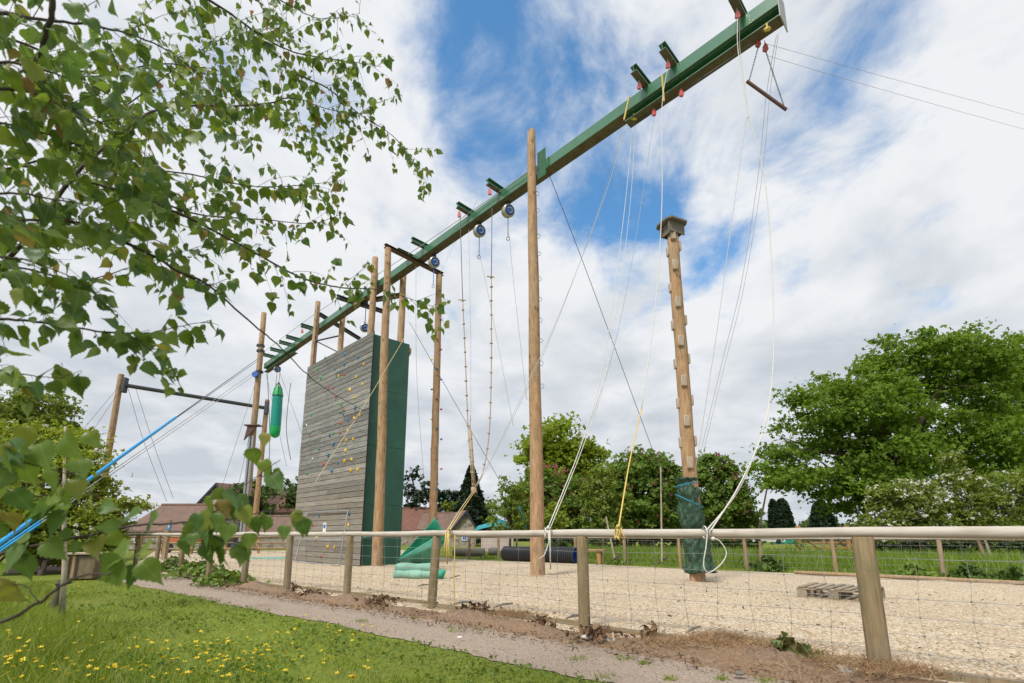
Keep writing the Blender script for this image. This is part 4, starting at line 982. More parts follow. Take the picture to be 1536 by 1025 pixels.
# knotted climbing ropes
def knotted(lab, top, pts, Y, r=.016, nk=13):
    P = [AY(x, y, Y) for x, y in pts]; t = thing('knotted_rope', lab, 'climbing rope', P[-1])
    rope('', [top, P[0]], .012, 'cable', 'hanging_line', parent=t)
    rope('', P, r, 'rope_tan', 'rope', parent=t)
    mb = MB(); mb.tube([P[0] + Vector((-.14, 0, .03)), P[0] + Vector((.1, 0, .0))], .02, 6); mb.ball(P[0], .05, 1, jit=.2); mb.build('top_toggle', M['rope_tan'], t)
    L = [0]
    for a, b in zip(P, P[1:]): L.append(L[-1] + (b - a).length)
    for k in range(nk):
        d = L[-1] * (k + .7) / (nk + .3); i = max(j for j in range(len(L)) if L[j] <= d); i = min(i, len(P) - 2)
        q = P[i].lerp(P[i + 1], (d - L[i]) / (L[i + 1] - L[i])); mb = MB(); mb.ball(q, .042, 1, (1.3, 1, .8), .2); mb.build('knot', M['rope_tan'], t)
    return t
tp1 = armtip(4, .45); tp2 = armtip(3, .4)
knotted('left knotted climbing rope ending at a tied bundle', AY(690, 320, 14.7), [(694, 451), (698, 540), (702, 640), (706, 700), (710, 722)], 14.2, nk=12)
knotted('right knotted climbing rope curving in to the tied bundle', AY(738, 312, 14.0), [(737, 416), (737, 540), (735, 630), (730, 680), (722, 715), (711, 732)], 13.6, nk=14)
P = [AY(x, y, 13.8) for x, y in ((705, 645), (708, 690), (711, 735))]; mb = MB()
for k in range(4): mb.tube([p + Vector((.04 * math.cos(k * 1.6), .04 * math.sin(k * 1.6), 0)) for p in P], .016, 6)
for k in range(5): mb.ball(P[0].lerp(P[2], .15 + k * .19), .06, 1, (1, 1, .7), .2)
mb.ball(P[2], .10, 1, (1, 1, 1.3), .25); mb.tube([P[0], P[0] + Vector((0, 0, .45))], .012, 5)
tag(mb.build('rope_bundle', M['rope_tan'], auto=False), 'bundle of tan ropes tied together above the net sheet', 'rope')
rope('faint line rising from the rope bundle to the beam', pr((706, 632, 13.9), (706, 500, 14.6), (703, 345, 15.2)), .006, 'grey_cable', 'thin_line', 'line')
q = rail_px(672)
rope('yellow rope pulled from the tan bundle down to the top rail', [P[2]] + pr((690, 765, 10.5)) + [q + Vector((0, -.03, .05))], .0105, 'rope_straw')
rope('second yellow strand from the tan bundle to the top rail', [P[2] + Vector((.05, 0, 0))] + pr((693, 766, 10.5)) + [q + Vector((.03, -.03, .05))], .009, 'rope_yellow')
mb = MB(); mb.tube([q + Vector((.02 * math.sin(a), .06 * math.sin(a), .06 * math.cos(a))) for a in np.linspace(0, 13, 30)], .009, 6)
for dx, dz in ((0, -.42), (.015, -.38), (-.02, -.3)): mb.tube([q + Vector((dx, -.06, 0)), q + Vector((dx * 1.5, -.075, dz * .5)), q + Vector((dx * 2 + .01, -.075, dz))], .009, 5)
tag(mb.build('rope_knot', M['rope_yellow'], auto=False), 'yellow rope wound round the rail with short tails beside the net sheet', 'rope')
q2 = rail_px(683); rope('thin yellow tail with a bow hanging from the rail to the chips', [q2 + Vector((0, -.05, -.03)), q2 + Vector((.005, -.07, -.4)), q2 + Vector((.0, -.07, -.62)), q2 + Vector((.02, -.07, -.95))], .008, 'rope_yellow')
rope('long straw coloured rope slanting across the front of the plank wall', pr((606, 508, 15.3), (560, 586, 15.0), (528, 637, 14.6), (470, 728, 14.0)), .011, 'rope_straw')
rope('thin dark wire slanting right from behind the green wall top', pr((614, 483, 18), (680, 600, 19), (750, 722, 20)), .010, 'cable', 'guy_wire', 'wire')
rope('faint vertical line hanging right of the green wall', pr((624, 400, 17.4), (625, 560, 17.6), (636, 720, 18)), .007, 'grey_cable', 'thin_line', 'line')
rope('thin pale line falling from the rusty cross bar beside the holds pole', pr((660, 410, 18.6), (690, 350, 18.8), (716, 300, 17)), .005, 'grey_cable', 'thin_line', 'line')
rope('thin green cord tied across the green end of the wall', pr((545, 806, 16.4), (580, 803, 16.8), (613, 795, 17.6)), .012, 'bag_teal', 'cord', 'cord')
rope('cable running along the camera side of the beam from pole to pole', [AY(396, 528, yL - .3), P477 + Vector((-.05, -.3, -.9)), bp(bs_of(586, 405), .35, .2), bp(bs_of(700, 322), .1, .28), bp(.1, .1, .22)], .012, 'grey_cable', 'safety_cable', 'cable')
for i, (x0, y0_, x1, y1_, lab) in enumerate([(388, 560, 330, 740, 'thin guy wire spreading left from the far end pole'), (386, 600, 355, 740, 'steep thin guy wire left of the far end pole'), (398, 556, 430, 700, 'thin guy wire spreading right from the far end pole towards the wall'), (420, 560, 456, 660, 'thin wire from the far beam end down to the wall edge')]):
    rope(lab, pr((x0, y0_, yL), (x1, y1_, yL - 1.5)), .010, 'cable', 'guy_wire', 'wire')

# punch bag
yb = bp(bs_of(420, 548)).y
c0, c1 = AY(418, 575, yb), AY(412, 657, yb)
t = thing('punch_bag', 'long teal punch bag with bright green ends hanging from the far beam end', 'punch bag', c1)
def bagpt(f): return c0.lerp(c1, f)
mb = MB(); mb.tube([bagpt(.25 + .55 * k / 6) for k in range(7)], [.305, .31, .315, .32, .32, .318, .315], 20, cap=False); mb.build('body', M['bag_teal'], t)
mb = MB(); mb.tube([bagpt(f) for f in (.8, .86, .93, .98, 1.0)], [.318, .315, .29, .2, .05], 20); mb.build('bottom_cap', M['bag_green'], t)
mb = MB(); mb.tube([bagpt(f) for f in (.06, .16, .24)], [.16, .26, .305], 20); mb.build('top_cap', M['bag_green'], t)
mb = MB(); mb.tube([bagpt(.235), bagpt(.252)], .318, 20, cap=False)
for k in range(4): a = k * 1.57 + .5; mb.tube([bagpt(-.02), bagpt(.10) + Vector((.21 * math.cos(a), .21 * math.sin(a), 0)), bagpt(.24) + Vector((.31 * math.cos(a), .31 * math.sin(a), 0))], .03, 6)
mb.build('webbing', M['black'], t)
mb = MB(); mb.tube([bagpt(-.02), AY(421, 551, yb)], .02, 6); mb.build('hanging_strap', M['rope_tan'], t)
for (x0, x1, lab) in ((401, 404, 'knotted rope hanging between the far end pole and the punch bag'), (431, 424, 'thin knotted line hanging right of the punch bag')):
    rope(lab, pr((x0 if x0 < 420 else 436, 560 if x0 < 420 else 575, yb), ((x0 + x1) / 2 + 2, 640, yb), (x1 + (0 if x0 < 420 else 12), 690, yb)), .02, 'cable')

# ================================================================ THINGS ON THE CHIPS
# green mesh sheet propped up
def patch(mb, A, B, C, D, n=10, puff=.0, seed=0, mi=0):
    rnd = random.Random(seed); ph = [rnd.uniform(0, 6) for _ in range(6)]; nrm = (B - A).cross(D - A).normalized(); o = len(mb.v)
    for i in range(n + 1):
        for j in range(n + 1):
            u, v = i / n, j / n; p = (A.lerp(B, u)).lerp(D.lerp(C, u), v)
            p = p + nrm * (puff * math.sin(math.pi * u) * math.sin(math.pi * v) + .04 * math.sin(u * 9 + v * 4 + ph[0]) * v + .02 * math.sin(v * 14 - u * 6 + ph[1])); mb.v.append(tuple(p))
    for i in range(n):
        for j in range(n): a = o + i * (n + 1) + j; mb.f.append((a, a + n + 1, a + n + 2, a + 1)); mb.m.append(mi)
Yn = 15.4
t = thing('mesh_sheet', 'bright green mesh sheet hung up to a point like a sail over the chips', 'net sheet', G(640, 851))
mb = MB(); patch(mb, AY(653, 776, Yn + .3), AY(669, 806, Yn + .2), G(650, 849), AY(598, 838, Yn + .35), 14, .12, 1); o = mb.build('back_layer', M['net'], t, auto=False)
o.modifiers.new('thickness', 'SOLIDIFY').thickness = .008
mb = MB(); patch(mb, AY(652, 806, Yn - .1), AY(664, 818, Yn - .05), G(636, 852), AY(596, 840, Yn + .0), 12, -.15, 2); o = mb.build('front_fold', M['net_dark'], t, auto=False)
o.modifiers.new('thickness', 'SOLIDIFY').thickness = .008
# rolled mesh
g0, g1 = G(590, 868), G(668, 869)
t = thing('mesh_roll', 'faded green mesh roll lying folded on the wood chips', 'net roll', g0)
for dz, dy, x1, r_ in ((.10, .0, .84, .105), (.25, .12, .86, .115), (.2, .45, .62, .12)):
    mb = MB(); pts = [g0.lerp(g1, f) + Vector((0, dy + .05 * math.sin(f * 7), dz)) for f in np.linspace(.0, x1, 14)]
    mb.tube(pts, [r_ * (1 + .10 * math.sin(k * .9 + dz * 20)) * (.75 if k in (0, 13) else 1) for k, _ in enumerate(pts)], 18, jit=.05); mb.build('roll', M['net_roll'], t, auto=False)
mb = MB(); mb.tube([g0.lerp(g1, .75) + Vector((0, .05, .11)), g0.lerp(g1, .93) + Vector((0, .0, .12)), g0.lerp(g1, 1.0) + Vector((0, 0, .2))], [.13, .11, .02], 10, jit=.1); mb.build('loose_end', M['net'], t, auto=False)
# corrugated tunnel
ta, tb_ = G(757, 838.5), G(868, 845.5); ta = Vector((ta.x, 20.6, 0)); ta.x = AY(757, 803, 20.6).x; tb_ = Vector((AY(864, 803, 18.6).x, 18.6, 0))
d = (tb_ - ta).normalized(); L = (tb_ - ta).length; rT = .30
t = thing('crawl_tunnel', 'black corrugated plastic crawl tunnel with a blue lining lying behind the middle pole', 'tunnel', (ta + tb_) / 2)
mb = MB(); pts = []; rs = []; nr = 34
for k in range(nr):
    for q, rr in ((0, rT - .035), (.25, rT), (.6, rT), (.85, rT - .035)): pts.append(ta + d * (L * (k + q) / nr) + Vector((0, 0, rT))); rs.append(rr)
mb.tube(pts, rs, 26, cap=False); mb.build('corrugated_shell', M['tube_black'], t, smooth=False)
mb = MB(); mb.tube([ta + Vector((0, 0, rT)), tb_ + Vector((0, 0, rT)) - d * .01], rT - .045, 26, cap=False); o = mb.build('blue_lining', M['tube_blue'], t)
# bench
b0 = AY(868, 829, 18.9); b1 = AY(910, 829, 18.2)
t = thing('plank_bench', 'low plank bench beside the open end of the black tunnel', 'bench', (b0.x, b0.y, 0)); a = Vector((b0.x, b0.y, .5)); b = Vector((b1.x - .05, b1.y, .5)); dd = (b - a); rot = Matrix.Rotation(math.atan2(dd.y, dd.x), 3, 'Z')
mb = MB(); mb.box((a + b) / 2, (dd.length, .35, .06), rot, bev=.01); mb.build('seat', M['orange_wood'], t)
for f in (.12, .8):
    p = a.lerp(b, f); mb = MB(); mb.box((p.x, p.y, .233), (.15, .2, .466), rot, bev=.01); mb.build('leg', M['orange_wood'], t)
# pallet
q0, q1 = G(1196, 897), G(1311, 906.5); ux = (q1 - q0).normalized(); uy = Vector((-ux.y, ux.x, 0)); PWd = (q1 - q0).length; PDp = 1.0
t = thing('pallet', 'weathered grey wooden pallet lying on the wood chips', 'pallet', q0)
rz = Matrix((ux, uy, Vector((0, 0, 1)))).transposed(); P_ = lambda x, y, z: q0 + ux * x + uy * y + Vector((0, 0, z))
pl = MB(); rnd = random.Random(5); nb = 8
for k in range(nb):
    if k == 9: continue
    pl.box(P_(.06 + k * (PWd - .12) / (nb - 1), PDp / 2 + rnd.uniform(-.02, .02), .182 + rnd.uniform(0, .006)), (.092, PDp, .02), rz @ Matrix.Rotation(R(rnd.uniform(-2, 2)), 3, 'Z'), bev=.004)
pl.build('deck_boards', M['pallet_board'], t, smooth=False)
for y in (.05, PDp / 2, PDp - .05):
    pl = MB(); pl.box(P_(PWd / 2, y, .158), (PWd, .095, .022), rz, bev=.003); pl.box(P_(PWd / 2, y, .012), (PWd, .095, .02), rz, bev=.003)
    for x in (.075, PWd / 2, PWd - .075): pl.box(P_(x, y, .0845), (.15, .093, .12), rz, bev=.004)
    pl.build('bearer', M['pallet_board'], t, smooth=False)

# ================================================================ VEGETATION
def rand_unit(n): v = RNG.normal(size=(n, 3)); return v / np.linalg.norm(v, axis=1, keepdims=True)
# leaf templates: y along the leaf, z normal
def leaf_template(serr=True):
    half = [(0, 0), (.19, .0), (.34, .09), (.31, .13), (.41, .23), (.36, .26), (.395, .36), (.33, .38), (.335, .48), (.255, .5), (.25, .6), (.17, .62), (.15, .72), (.075, .78), (0, 1.0)] if serr else [(0, 0), (.3, .15), (.36, .4), (.2, .75), (0, 1)]
    V = []; Fq = []
    n = len(half)
    z = lambda x, y: .20 * abs(x) - .16 * y * y + (.05 * math.sin(9 * y) * abs(x) * 2)
    for x, y in half: V.append((0, y if y > 0 else 0, z(0, y)))
    for sgn in (1, -1):
        o = len(V)
        for x, y in half: V.append((sgn * max(x, .002), y, z(x, y)))
        for i in range(n - 1):
            q = (i, o + i, o + i + 1, i + 1); Fq.append(q if sgn > 0 else q[::-1])
    o = len(V); V += [(-.012, -.28, .02), (.012, -.28, .02)]
    Fq.append((o, o + 1, n + 1 if n > 1 else 0, n + n + 1)) if False else Fq.append((o, o + 1, n, 2 * n))
    return np.array(V), np.array(Fq)
LT, LF = leaf_template(True); LS, LSF = leaf_template(False)
QT = np.array([(0, 0, 0), (.38, .42, .06), (0, 1, -.1), (-.38, .42, .06)]); QF = np.array([(0, 1, 2, 3)])
# a little spray of three leaflets: reads as a leaf clump far away
def clump_template():
    V = []; Fq = []; 
    for k, (a, tilt) in enumerate(((0, .1), (1.3, .35), (-1.25, .3), (2.7, .5))):
        o = len(V); ca, sa = math.cos(a), math.sin(a)
        for x, y, z in QT: 
            y2 = y * .62; z2 = z + y2 * tilt * (-1 if k % 2 else 1); x2 = x * .75
            V.append((x2 * ca - y2 * sa, x2 * sa + y2 * ca, z2))
        Fq.append((o, o + 1, o + 2, o + 3))
    return np.array(V), np.array(Fq)
CTV, CTF = clump_template()

def blob_points(blobs, per, clump_r, flat_=.55, shell=.55):
    """leaf positions: clump centres spread in the shell of every ellipsoid, leaves gathered round each centre"""
    P = []; O = []
    for (c, r3, n) in blobs:
        c = np.array(c); r3 = np.array(r3); k = max(3, int(n / per))
        u = rand_unit(k); rad = (shell + (1 - shell) * RNG.random(k) ** .6)[:, None]
        cc = c + u * r3 * rad
        m_ = per
        off = RNG.normal(size=(k, m_, 3)) * clump_r * np.array([1, 1, flat_]) * (RNG.uniform(.6, 1.35, size=(k, 1, 1)))
        p = (cc[:, None, :] + off).reshape(-1, 3); P.append(p); q = (u[:, None, :] * .7 + off / (clump_r * 1.6)).reshape(-1, 3); O.append(q)
    return np.concatenate(P), np.concatenate(O)
def foliage(name, P, O, size, mat, parent, tmpl=(CTV, CTF), droop=.2, up=.7, var=.45, jit=.7):
    n = len(P)
    Nn = O * .8 + np.array([0, 0, up]) + RNG.normal(size=(n, 3)) * jit
    Y = RNG.normal(size=(n, 3)) + O * .5 + np.array([0, 0, -droop])
    Mx = frames(Y, Nn); S = size * RNG.uniform(1 - var, 1 + var, size=n)
    V, Fc = scatter(*tmpl, P, Mx, S)
    return np_obj(name, V, Fc, mat, parent)
def BL(px, py, rx, ry, Y, n, dep=1.0, dY=0.):
    c = AY(px, py, Y + dY); d = (Y + dY) * CT + (c.z - H) * ST; return (tuple(c), (rx * d / F, rx * d / F * dep, ry * d / F), n)
def tree(name, label, base, blobs, per, cr, size, leaf, trunk_r, bark='bark', cat='tree', limbs=True, group=None, blossom=None, flat_=.55, shell=.55, up=.7, crown='crown', zmin=.15, trunk_top=None, tm=None):
    t = thing(name, label, cat, base, group)
    b = Vector(base); cs = [Vector(c) for c, r, n in blobs]; mid = sum(cs, Vector()) / len(cs)
    tt = Vector(trunk_top) if trunk_top else Vector((b.x * .8 + mid.x * .2, b.y * .8 + mid.y * .2, b.z + max(.5, (min(c.z for c in cs) - b.z) * .8)))
    mb = MB(); mb.tube([b + Vector((0, 0, -.1)), b + Vector((0, 0, .25)), b.lerp(tt, .5) + Vector((random.uniform(-1, 1) * trunk_r * .5, 0, 0)), tt], [trunk_r * 1.35, trunk_r, trunk_r * .88, trunk_r * .8], 12, jit=.06)
    if limbs:
        for c in cs:
            m_ = tt.lerp(c, .5) + Vector((random.uniform(-.2, .2), random.uniform(-.2, .2), random.uniform(-.05, .2))) * (c - tt).length * .35
            mb.tube([tt - Vector((0, 0, .1)), m_, c + Vector((0, 0, .1))], [trunk_r * .55, trunk_r * .32, trunk_r * .08], 7, jit=.08)
            for q in range(3):
                a = m_.lerp(c, random.uniform(.2, .8)); e = a + Vector((random.uniform(-1, 1), random.uniform(-1, 1), random.uniform(-.2, .9))) * (c - tt).length * .3
                mb.tube([a, a.lerp(e, .5) + Vector((0, 0, .06)), e], [trunk_r * .16, trunk_r * .1, trunk_r * .03], 5)
    mb.build('trunk', M[bark], t, auto=False)
    P, O = blob_points(blobs, per, cr, flat_, shell); k = P[:, 2] > zmin; P, O = P[k], O[k]
    foliage(crown, P, O, size, M[leaf], t, up=up, tmpl=tm or (CTV, CTF))
    if blossom:
        mat, nb, bsz, kind = blossom
        P2, O2 = blob_points([(c, tuple(q * 1.04 for q in r), nb) for c, r, n in blobs], 5 if kind == 'flat' else 2, cr * .6, .3, .9); k = (P2[:, 2] > zmin + .2) & (P2[:, 1] < max(c[1] for c, r, n in blobs) + .5); P2, O2 = P2[k], O2[k]
        if kind == 'flat': foliage('blossom', P2, O2, bsz, M[mat], t, up=1.6, jit=.35)
        else:
            V0 = []; F0 = []
            for j in range(6):
                for a in range(4):
                    o = len(V0); ang = a * 1.57 + j; rr = .28 * (1 - j / 7); ca, sa = math.cos(ang) * rr, math.sin(ang) * rr
                    V0 += [(0, j / 6, 0), (ca, j / 6 + .02, sa), (ca * .8, j / 6 + .2, sa * .8), (0, j / 6 + .15, 0)]; F0.append((o, o + 1, o + 2, o + 3))
            n = len(P2); Y = O2 * .5 + np.array([0, 0, 1.0]) + RNG.normal(size=(n, 3)) * .2; Mx = frames(Y, rand_unit(n))
            V, Fc = scatter(np.array(V0), np.array(F0), P2, Mx, bsz * RNG.uniform(.6, 1.3, size=n)); np_obj('blossom', V, Fc, M[mat], t)
    return t

# --- right: the oak and its neighbours
YO = 30.
oak = [(1365, 540, 66, 48), (1288, 572, 58, 42), (1238, 602, 46, 38), (1438, 540, 62, 48), (1475, 590, 52, 48), (1325, 612, 72, 50), (1212, 650, 50, 34), (1405, 625, 72, 52), (1275, 668, 55, 34),
       (1345, 690, 70, 36), (1440, 690, 66, 42), (1500, 672, 52, 50), (1176, 676, 28, 24), (1168, 712, 42, 26), (1225, 722, 48, 26), (1265, 745, 40, 26), (1320, 735, 60, 28)]
tree('oak_tree', 'huge spreading bright green oak filling the right side behind the fence', tuple(G(1345, 828)), [BL(x, y, a, b, YO, int(a * b * .85), .9, random.uniform(-2.2, 1.5)) for x, y, a, b in oak], 70, .48, .215, 'oak_leaf', .55, trunk_top=AY(1338, 700, YO), shell=.45, flat_=.46)
tree('oak_tree', 'second oak cut by the right picture edge beyond the big one', tuple(AY(1600, 828, 34)), [BL(x, y, a, b, 34, int(a * b * .8), .9) for x, y, a, b in ((1505, 535, 36, 30), (1520, 555, 40, 36), (1510, 640, 44, 40), (1545, 545, 45, 42), (1530, 595, 38, 34), (1600, 580, 60, 60), (1560, 660, 60, 50), (1610, 700, 60, 50), (1530, 725, 40, 40))], 90, .52, .23, 'oak_leaf', .5)
YH = 20.5
tree('hawthorn_bush', 'white flowering hawthorn bush under the left side of the oak', tuple(AY(1345, 824, YH)), [BL(x, y, a, b, YH, int(a * b * .8), .8) for x, y, a, b in ((1335, 752, 34, 26), (1365, 770, 44, 34), (1320, 790, 34, 24), (1385, 745, 30, 22), (1350, 735, 26, 16), (1400, 790, 34, 24))], 20, .17, .125, 'soft_leaf', .08, blossom=('blossom_white', 135, .09, 'flat'), cat='bush')
tree('hawthorn_bush', 'wide hawthorn bush with white sprays at the right edge below the oaks', tuple(AY(1470, 824, YH)), [BL(x, y, a, b, YH, int(a * b * .8), .8) for x, y, a, b in ((1440, 740, 40, 32), (1480, 770, 46, 36), (1510, 735, 34, 28), (1440, 785, 40, 26), (1535, 780, 44, 34), (1500, 795, 50, 20), (1428, 705, 18, 26), (1560, 745, 40, 40))], 20, .17, .125, 'soft_leaf', .08, blossom=('blossom_white', 100, .09, 'flat'), cat='bush')
# --- middle trees
YM = 34.
tree('lime_tree', 'tall bright yellow-green tree just right of the middle pole', tuple(AY(838, 822, 40)), [BL(x, y, a, b, 40, int(a * b * 1.5), .9) for x, y, a, b in ((838, 660, 36, 30), (868, 690, 34, 30), (812, 690, 34, 30), (845, 712, 46, 34), (882, 712, 24, 22), (800, 668, 20, 16), (830, 745, 50, 36))], 60, .50, .30, 'lime_leaf', .3, flat_=.5)
tree('red_chestnut', 'pink flowering chestnut tree in front of the yellow-green tree', tuple(AY(830, 822, YM)), [BL(x, y, a, b, YM, int(a * b * 1.15), .9) for x, y, a, b in ((822, 722, 28, 22), (800, 750, 26, 24), (850, 750, 38, 34), (882, 745, 18, 24), (830, 780, 46, 26), (780, 770, 20, 26))], 40, .36, .28, 'chestnut_leaf', .25, blossom=('blossom_pink', 85, .28, 'cone'))
tree('red_chestnut', 'pink flowering chestnut tree behind the yellow tied rope', tuple(AY(965, 822, YM - 3)), [BL(x, y, a, b, YM - 3, int(a * b * 1.15), .9) for x, y, a, b in ((965, 700, 36, 26), (935, 722, 28, 28), (1000, 725, 28, 30), (965, 755, 52, 38), (1005, 775, 30, 28), (930, 780, 34, 26))], 40, .36, .28, 'chestnut_leaf', .25, blossom=('blossom_pink', 42, .25, 'cone'))
tree('red_chestnut', 'pink flowering chestnut tree right of the climbing pole', tuple(AY(1075, 822, YM - 1)), [BL(x, y, a, b, YM - 1, int(a * b * 1.15), .9) for x, y, a, b in ((1072, 708, 26, 24), (1050, 735, 28, 30), (1095, 735, 28, 28), (1080, 768, 44, 32), (1108, 775, 20, 20))], 40, .36, .28, 'chestnut_leaf', .25, blossom=('blossom_pink', 50, .25, 'cone'))
tree('willow_tree', 'soft grey-green feathery tree between two chestnuts', tuple(AY(905, 822, 28)), [BL(x, y, a, b, 28, int(a * b * .8), .8) for x, y, a, b in ((905, 722, 18, 26), (893, 750, 22, 28), (918, 755, 22, 30), (905, 785, 34, 22))], 20, .24, .2, 'soft_leaf', .12)
tree('birch_sapling', 'pale drooping young birch standing left of the middle pole', tuple(AY(765, 822, 30)), [BL(x, y, a, b, 30, int(a * b * .7), .8) for x, y, a, b in ((757, 728, 12, 14), (765, 755, 20, 20), (778, 745, 14, 22), (755, 780, 20, 18), (785, 780, 20, 18))], 16, .2, .17, 'soft_leaf', .08)
tree('yellow_shrub', 'small golden green shrub just right of the middle pole', tuple(AY(828, 823, 26)), [BL(x, y, a, b, 26, int(a * b * 1.0), .8) for x, y, a, b in ((828, 775, 16, 18), (838, 788, 14, 16), (820, 792, 14, 12))], 18, .17, .17, 'yellow_leaf', .06, cat='shrub')
# conifers
def conifer(label, px, top, wid, Y, n, size=.34):
    b = AY(px, 822, Y); tp = AY(px, top, Y); d = Y * CT; W = wid * d / F / 2; Hh = tp.z - .2; t = thing('conifer_tree', label, 'tree', (b.x, b.y, 0))
    mb = MB(); mb.tube([(b.x, b.y, -.1), (b.x, b.y, tp.z * .95)], [.25, .04], 8); mb.build('trunk', M['bark'], t)
    f = RNG.random(n) ** .8; a = RNG.uniform(0, 6.283, n); rr = W * (1 - f) ** .75 * (.65 + .35 * RNG.random(n)) * (1 + .18 * np.sin(a * 5 + f * 23)); 
    P = np.stack([b.x + rr * np.cos(a), b.y + rr * np.sin(a), .3 + Hh * f], 1); O = np.stack([np.cos(a), np.sin(a), .3 + 0 * a], 1); foliage('crown', P, O, size, M['dark_leaf'], t); return t
conifer('pointed dark conifer above the stone gable', 705, 702, 62, 52, 5200, .45)
def cypress(label, px, top, wid, Y, n, round_=.35, size=.42):
    b = AY(px, 820, Y); tp = AY(px, top, Y); d = Y * CT; W = wid * d / F / 2; t = thing('conifer_tree', label, 'tree', (b.x, b.y, 0))
    mb = MB(); mb.tube([(b.x, b.y, -.1), (b.x, b.y, tp.z * .9)], [.25, .05], 8); mb.build('trunk', M['bark'], t)
    f = RNG.random(n); a = RNG.uniform(0, 6.283, n); rr = W * np.clip((1 - f ** 4), 0.05, 1) ** .6 * (.8 + .2 * RNG.random(n)) * (1 + .1 * np.sin(a * 4 + f * 9))
    P = np.stack([b.x + rr * np.cos(a), b.y + rr * np.sin(a), .3 + (tp.z - .3) * f], 1); O = np.stack([np.cos(a), np.sin(a), .3 + 0 * a], 1); foliage('crown', P, O, size, M['dark_leaf'], t)
cypress('left taller half of the far dark twin conifer seen under the oak', 1166, 750, 16, 70, 1500)
cypress('right broader half of the far dark twin conifer seen under the oak', 1180, 749, 24, 71, 2200)
cypress('dark rounded far conifer right of the chestnuts', 1131, 768, 22, 70, 1800)
cypress('dark far conifer hidden partly by the oak leaves', 1238, 752, 30, 60, 2500)
def pine(label, px, Y, blobs, trunk):
    t = tree('scots_pine', label, tuple(AY(px, 820, Y)), [BL(x, y, a, b, Y, int(a * b * 1.0), .8) for x, y, a, b in blobs], 22, .45, .42, 'pine_leaf', .3, trunk_top=AY(*trunk, Y), flat_=.4)
pine('dark flat-layered pine just right of the green wall', 628, 58, ((615, 712, 12, 8), (618, 735, 14, 8), (638, 745, 18, 10), (622, 755, 12, 8), (645, 735, 10, 10), (640, 762, 18, 8)), (622, 740))
pine('dark rounded pine behind the brown barn roof', 672, 60, ((668, 740, 18, 9), (680, 752, 16, 10), (660, 755, 16, 12), (675, 765, 20, 10)), (672, 750))
tree('garden_shrub', 'light green shrub behind the barn roof beside the dark conifer', tuple(AY(682, 822, 57)), [BL(x, y, a, b, 57, int(a * b * 1.2), .8) for x, y, a, b in ((682, 762, 14, 12), (735, 770, 14, 18), (725, 785, 18, 14))], 18, .35, .35, 'soft_leaf', .12, cat='shrub')
# left trees
tree('ash_tree', 'soft green tree rising behind the flowering bush at the left edge', tuple(AY(50, 825, 19)), [BL(x, y, a, b, 19, int(a * b * .75), .8) for x, y, a, b in ((62, 608, 40, 22), (20, 615, 36, 22), (85, 630, 30, 16), (40, 650, 50, 30), (-40, 640, 60, 50))], 22, .2, .15, 'soft_leaf', .15)
YV = 13.5
vb = [(45, 662, 52, 30), (110, 668, 42, 24), (138, 692, 26, 18), (20, 700, 44, 34), (85, 715, 48, 30), (140, 735, 36, 24), (40, 760, 60, 34), (100, 775, 50, 30), (150, 775, 28, 26), (-40, 720, 60, 60), (185, 757, 26, 12), (208, 758, 20, 8), (130, 812, 40, 22), (60, 812, 60, 20), (0, 800, 50, 30), (90, 840, 60, 14), (170, 800, 22, 20)]
tree('guelder_bush', 'yellow-green bush with flat white flower heads at the left edge', tuple(AY(60, 870, YV)), [BL(x, y, a, b, YV + .5, int(a * b * .75), .8, random.uniform(-.5, .8)) for x, y, a, b in vb], 14, .14, .115, 'yellow_leaf', .07, cat='bush', blossom=('blossom_white', 22, .09, 'flat'), shell=.4)
tree('young_tree', 'bushy green tree in front of the big farmhouse roof', tuple(AY(372, 825, 45)), [BL(x, y, a, b, 45, int(a * b * .8), .8) for x, y, a, b in ((358, 740, 16, 13), (380, 738, 26, 17), (402, 748, 14, 15), (372, 755, 26, 13), (390, 770, 24, 14))], 18, .3, .3, 'hedge_leaf', .2)
tree('young_tree', 'leafy tree showing at the left edge of the plank wall', tuple(AY(443, 825, 50)), [BL(x, y, a, b, 50, int(a * b * .9), .8) for x, y, a, b in ((440, 725, 14, 12), (448, 745, 20, 18), (438, 765, 18, 18))], 16, .3, .3, 'hedge_leaf', .2)
# bare far tree left
t = thing('bare_tree', 'far bare twiggy tree above the farm roof ridge', 'tree', tuple(AY(270, 820, 75))); mb = MB(); b = AY(270, 820, 75)
for k in range(46):
    a = random.uniform(-1.25, 1.25); L = random.uniform(3.2, 5.6); e = Vector((b.x + math.sin(a) * L * .95, b.y + random.uniform(-1, 1), 3.0 + math.cos(a) * L * .55)); m_ = Vector((b.x + math.sin(a) * L * .4, b.y, 2.6 + math.cos(a) * L * .3))
    mb.tube([(b.x, b.y, 1.5), m_, e], [.07, .045, .015], 4)
mb.tube([(b.x, b.y, 0), (b.x, b.y, 2.4)], [.3, .2], 8); mb.build('branches', M['bark'], t)
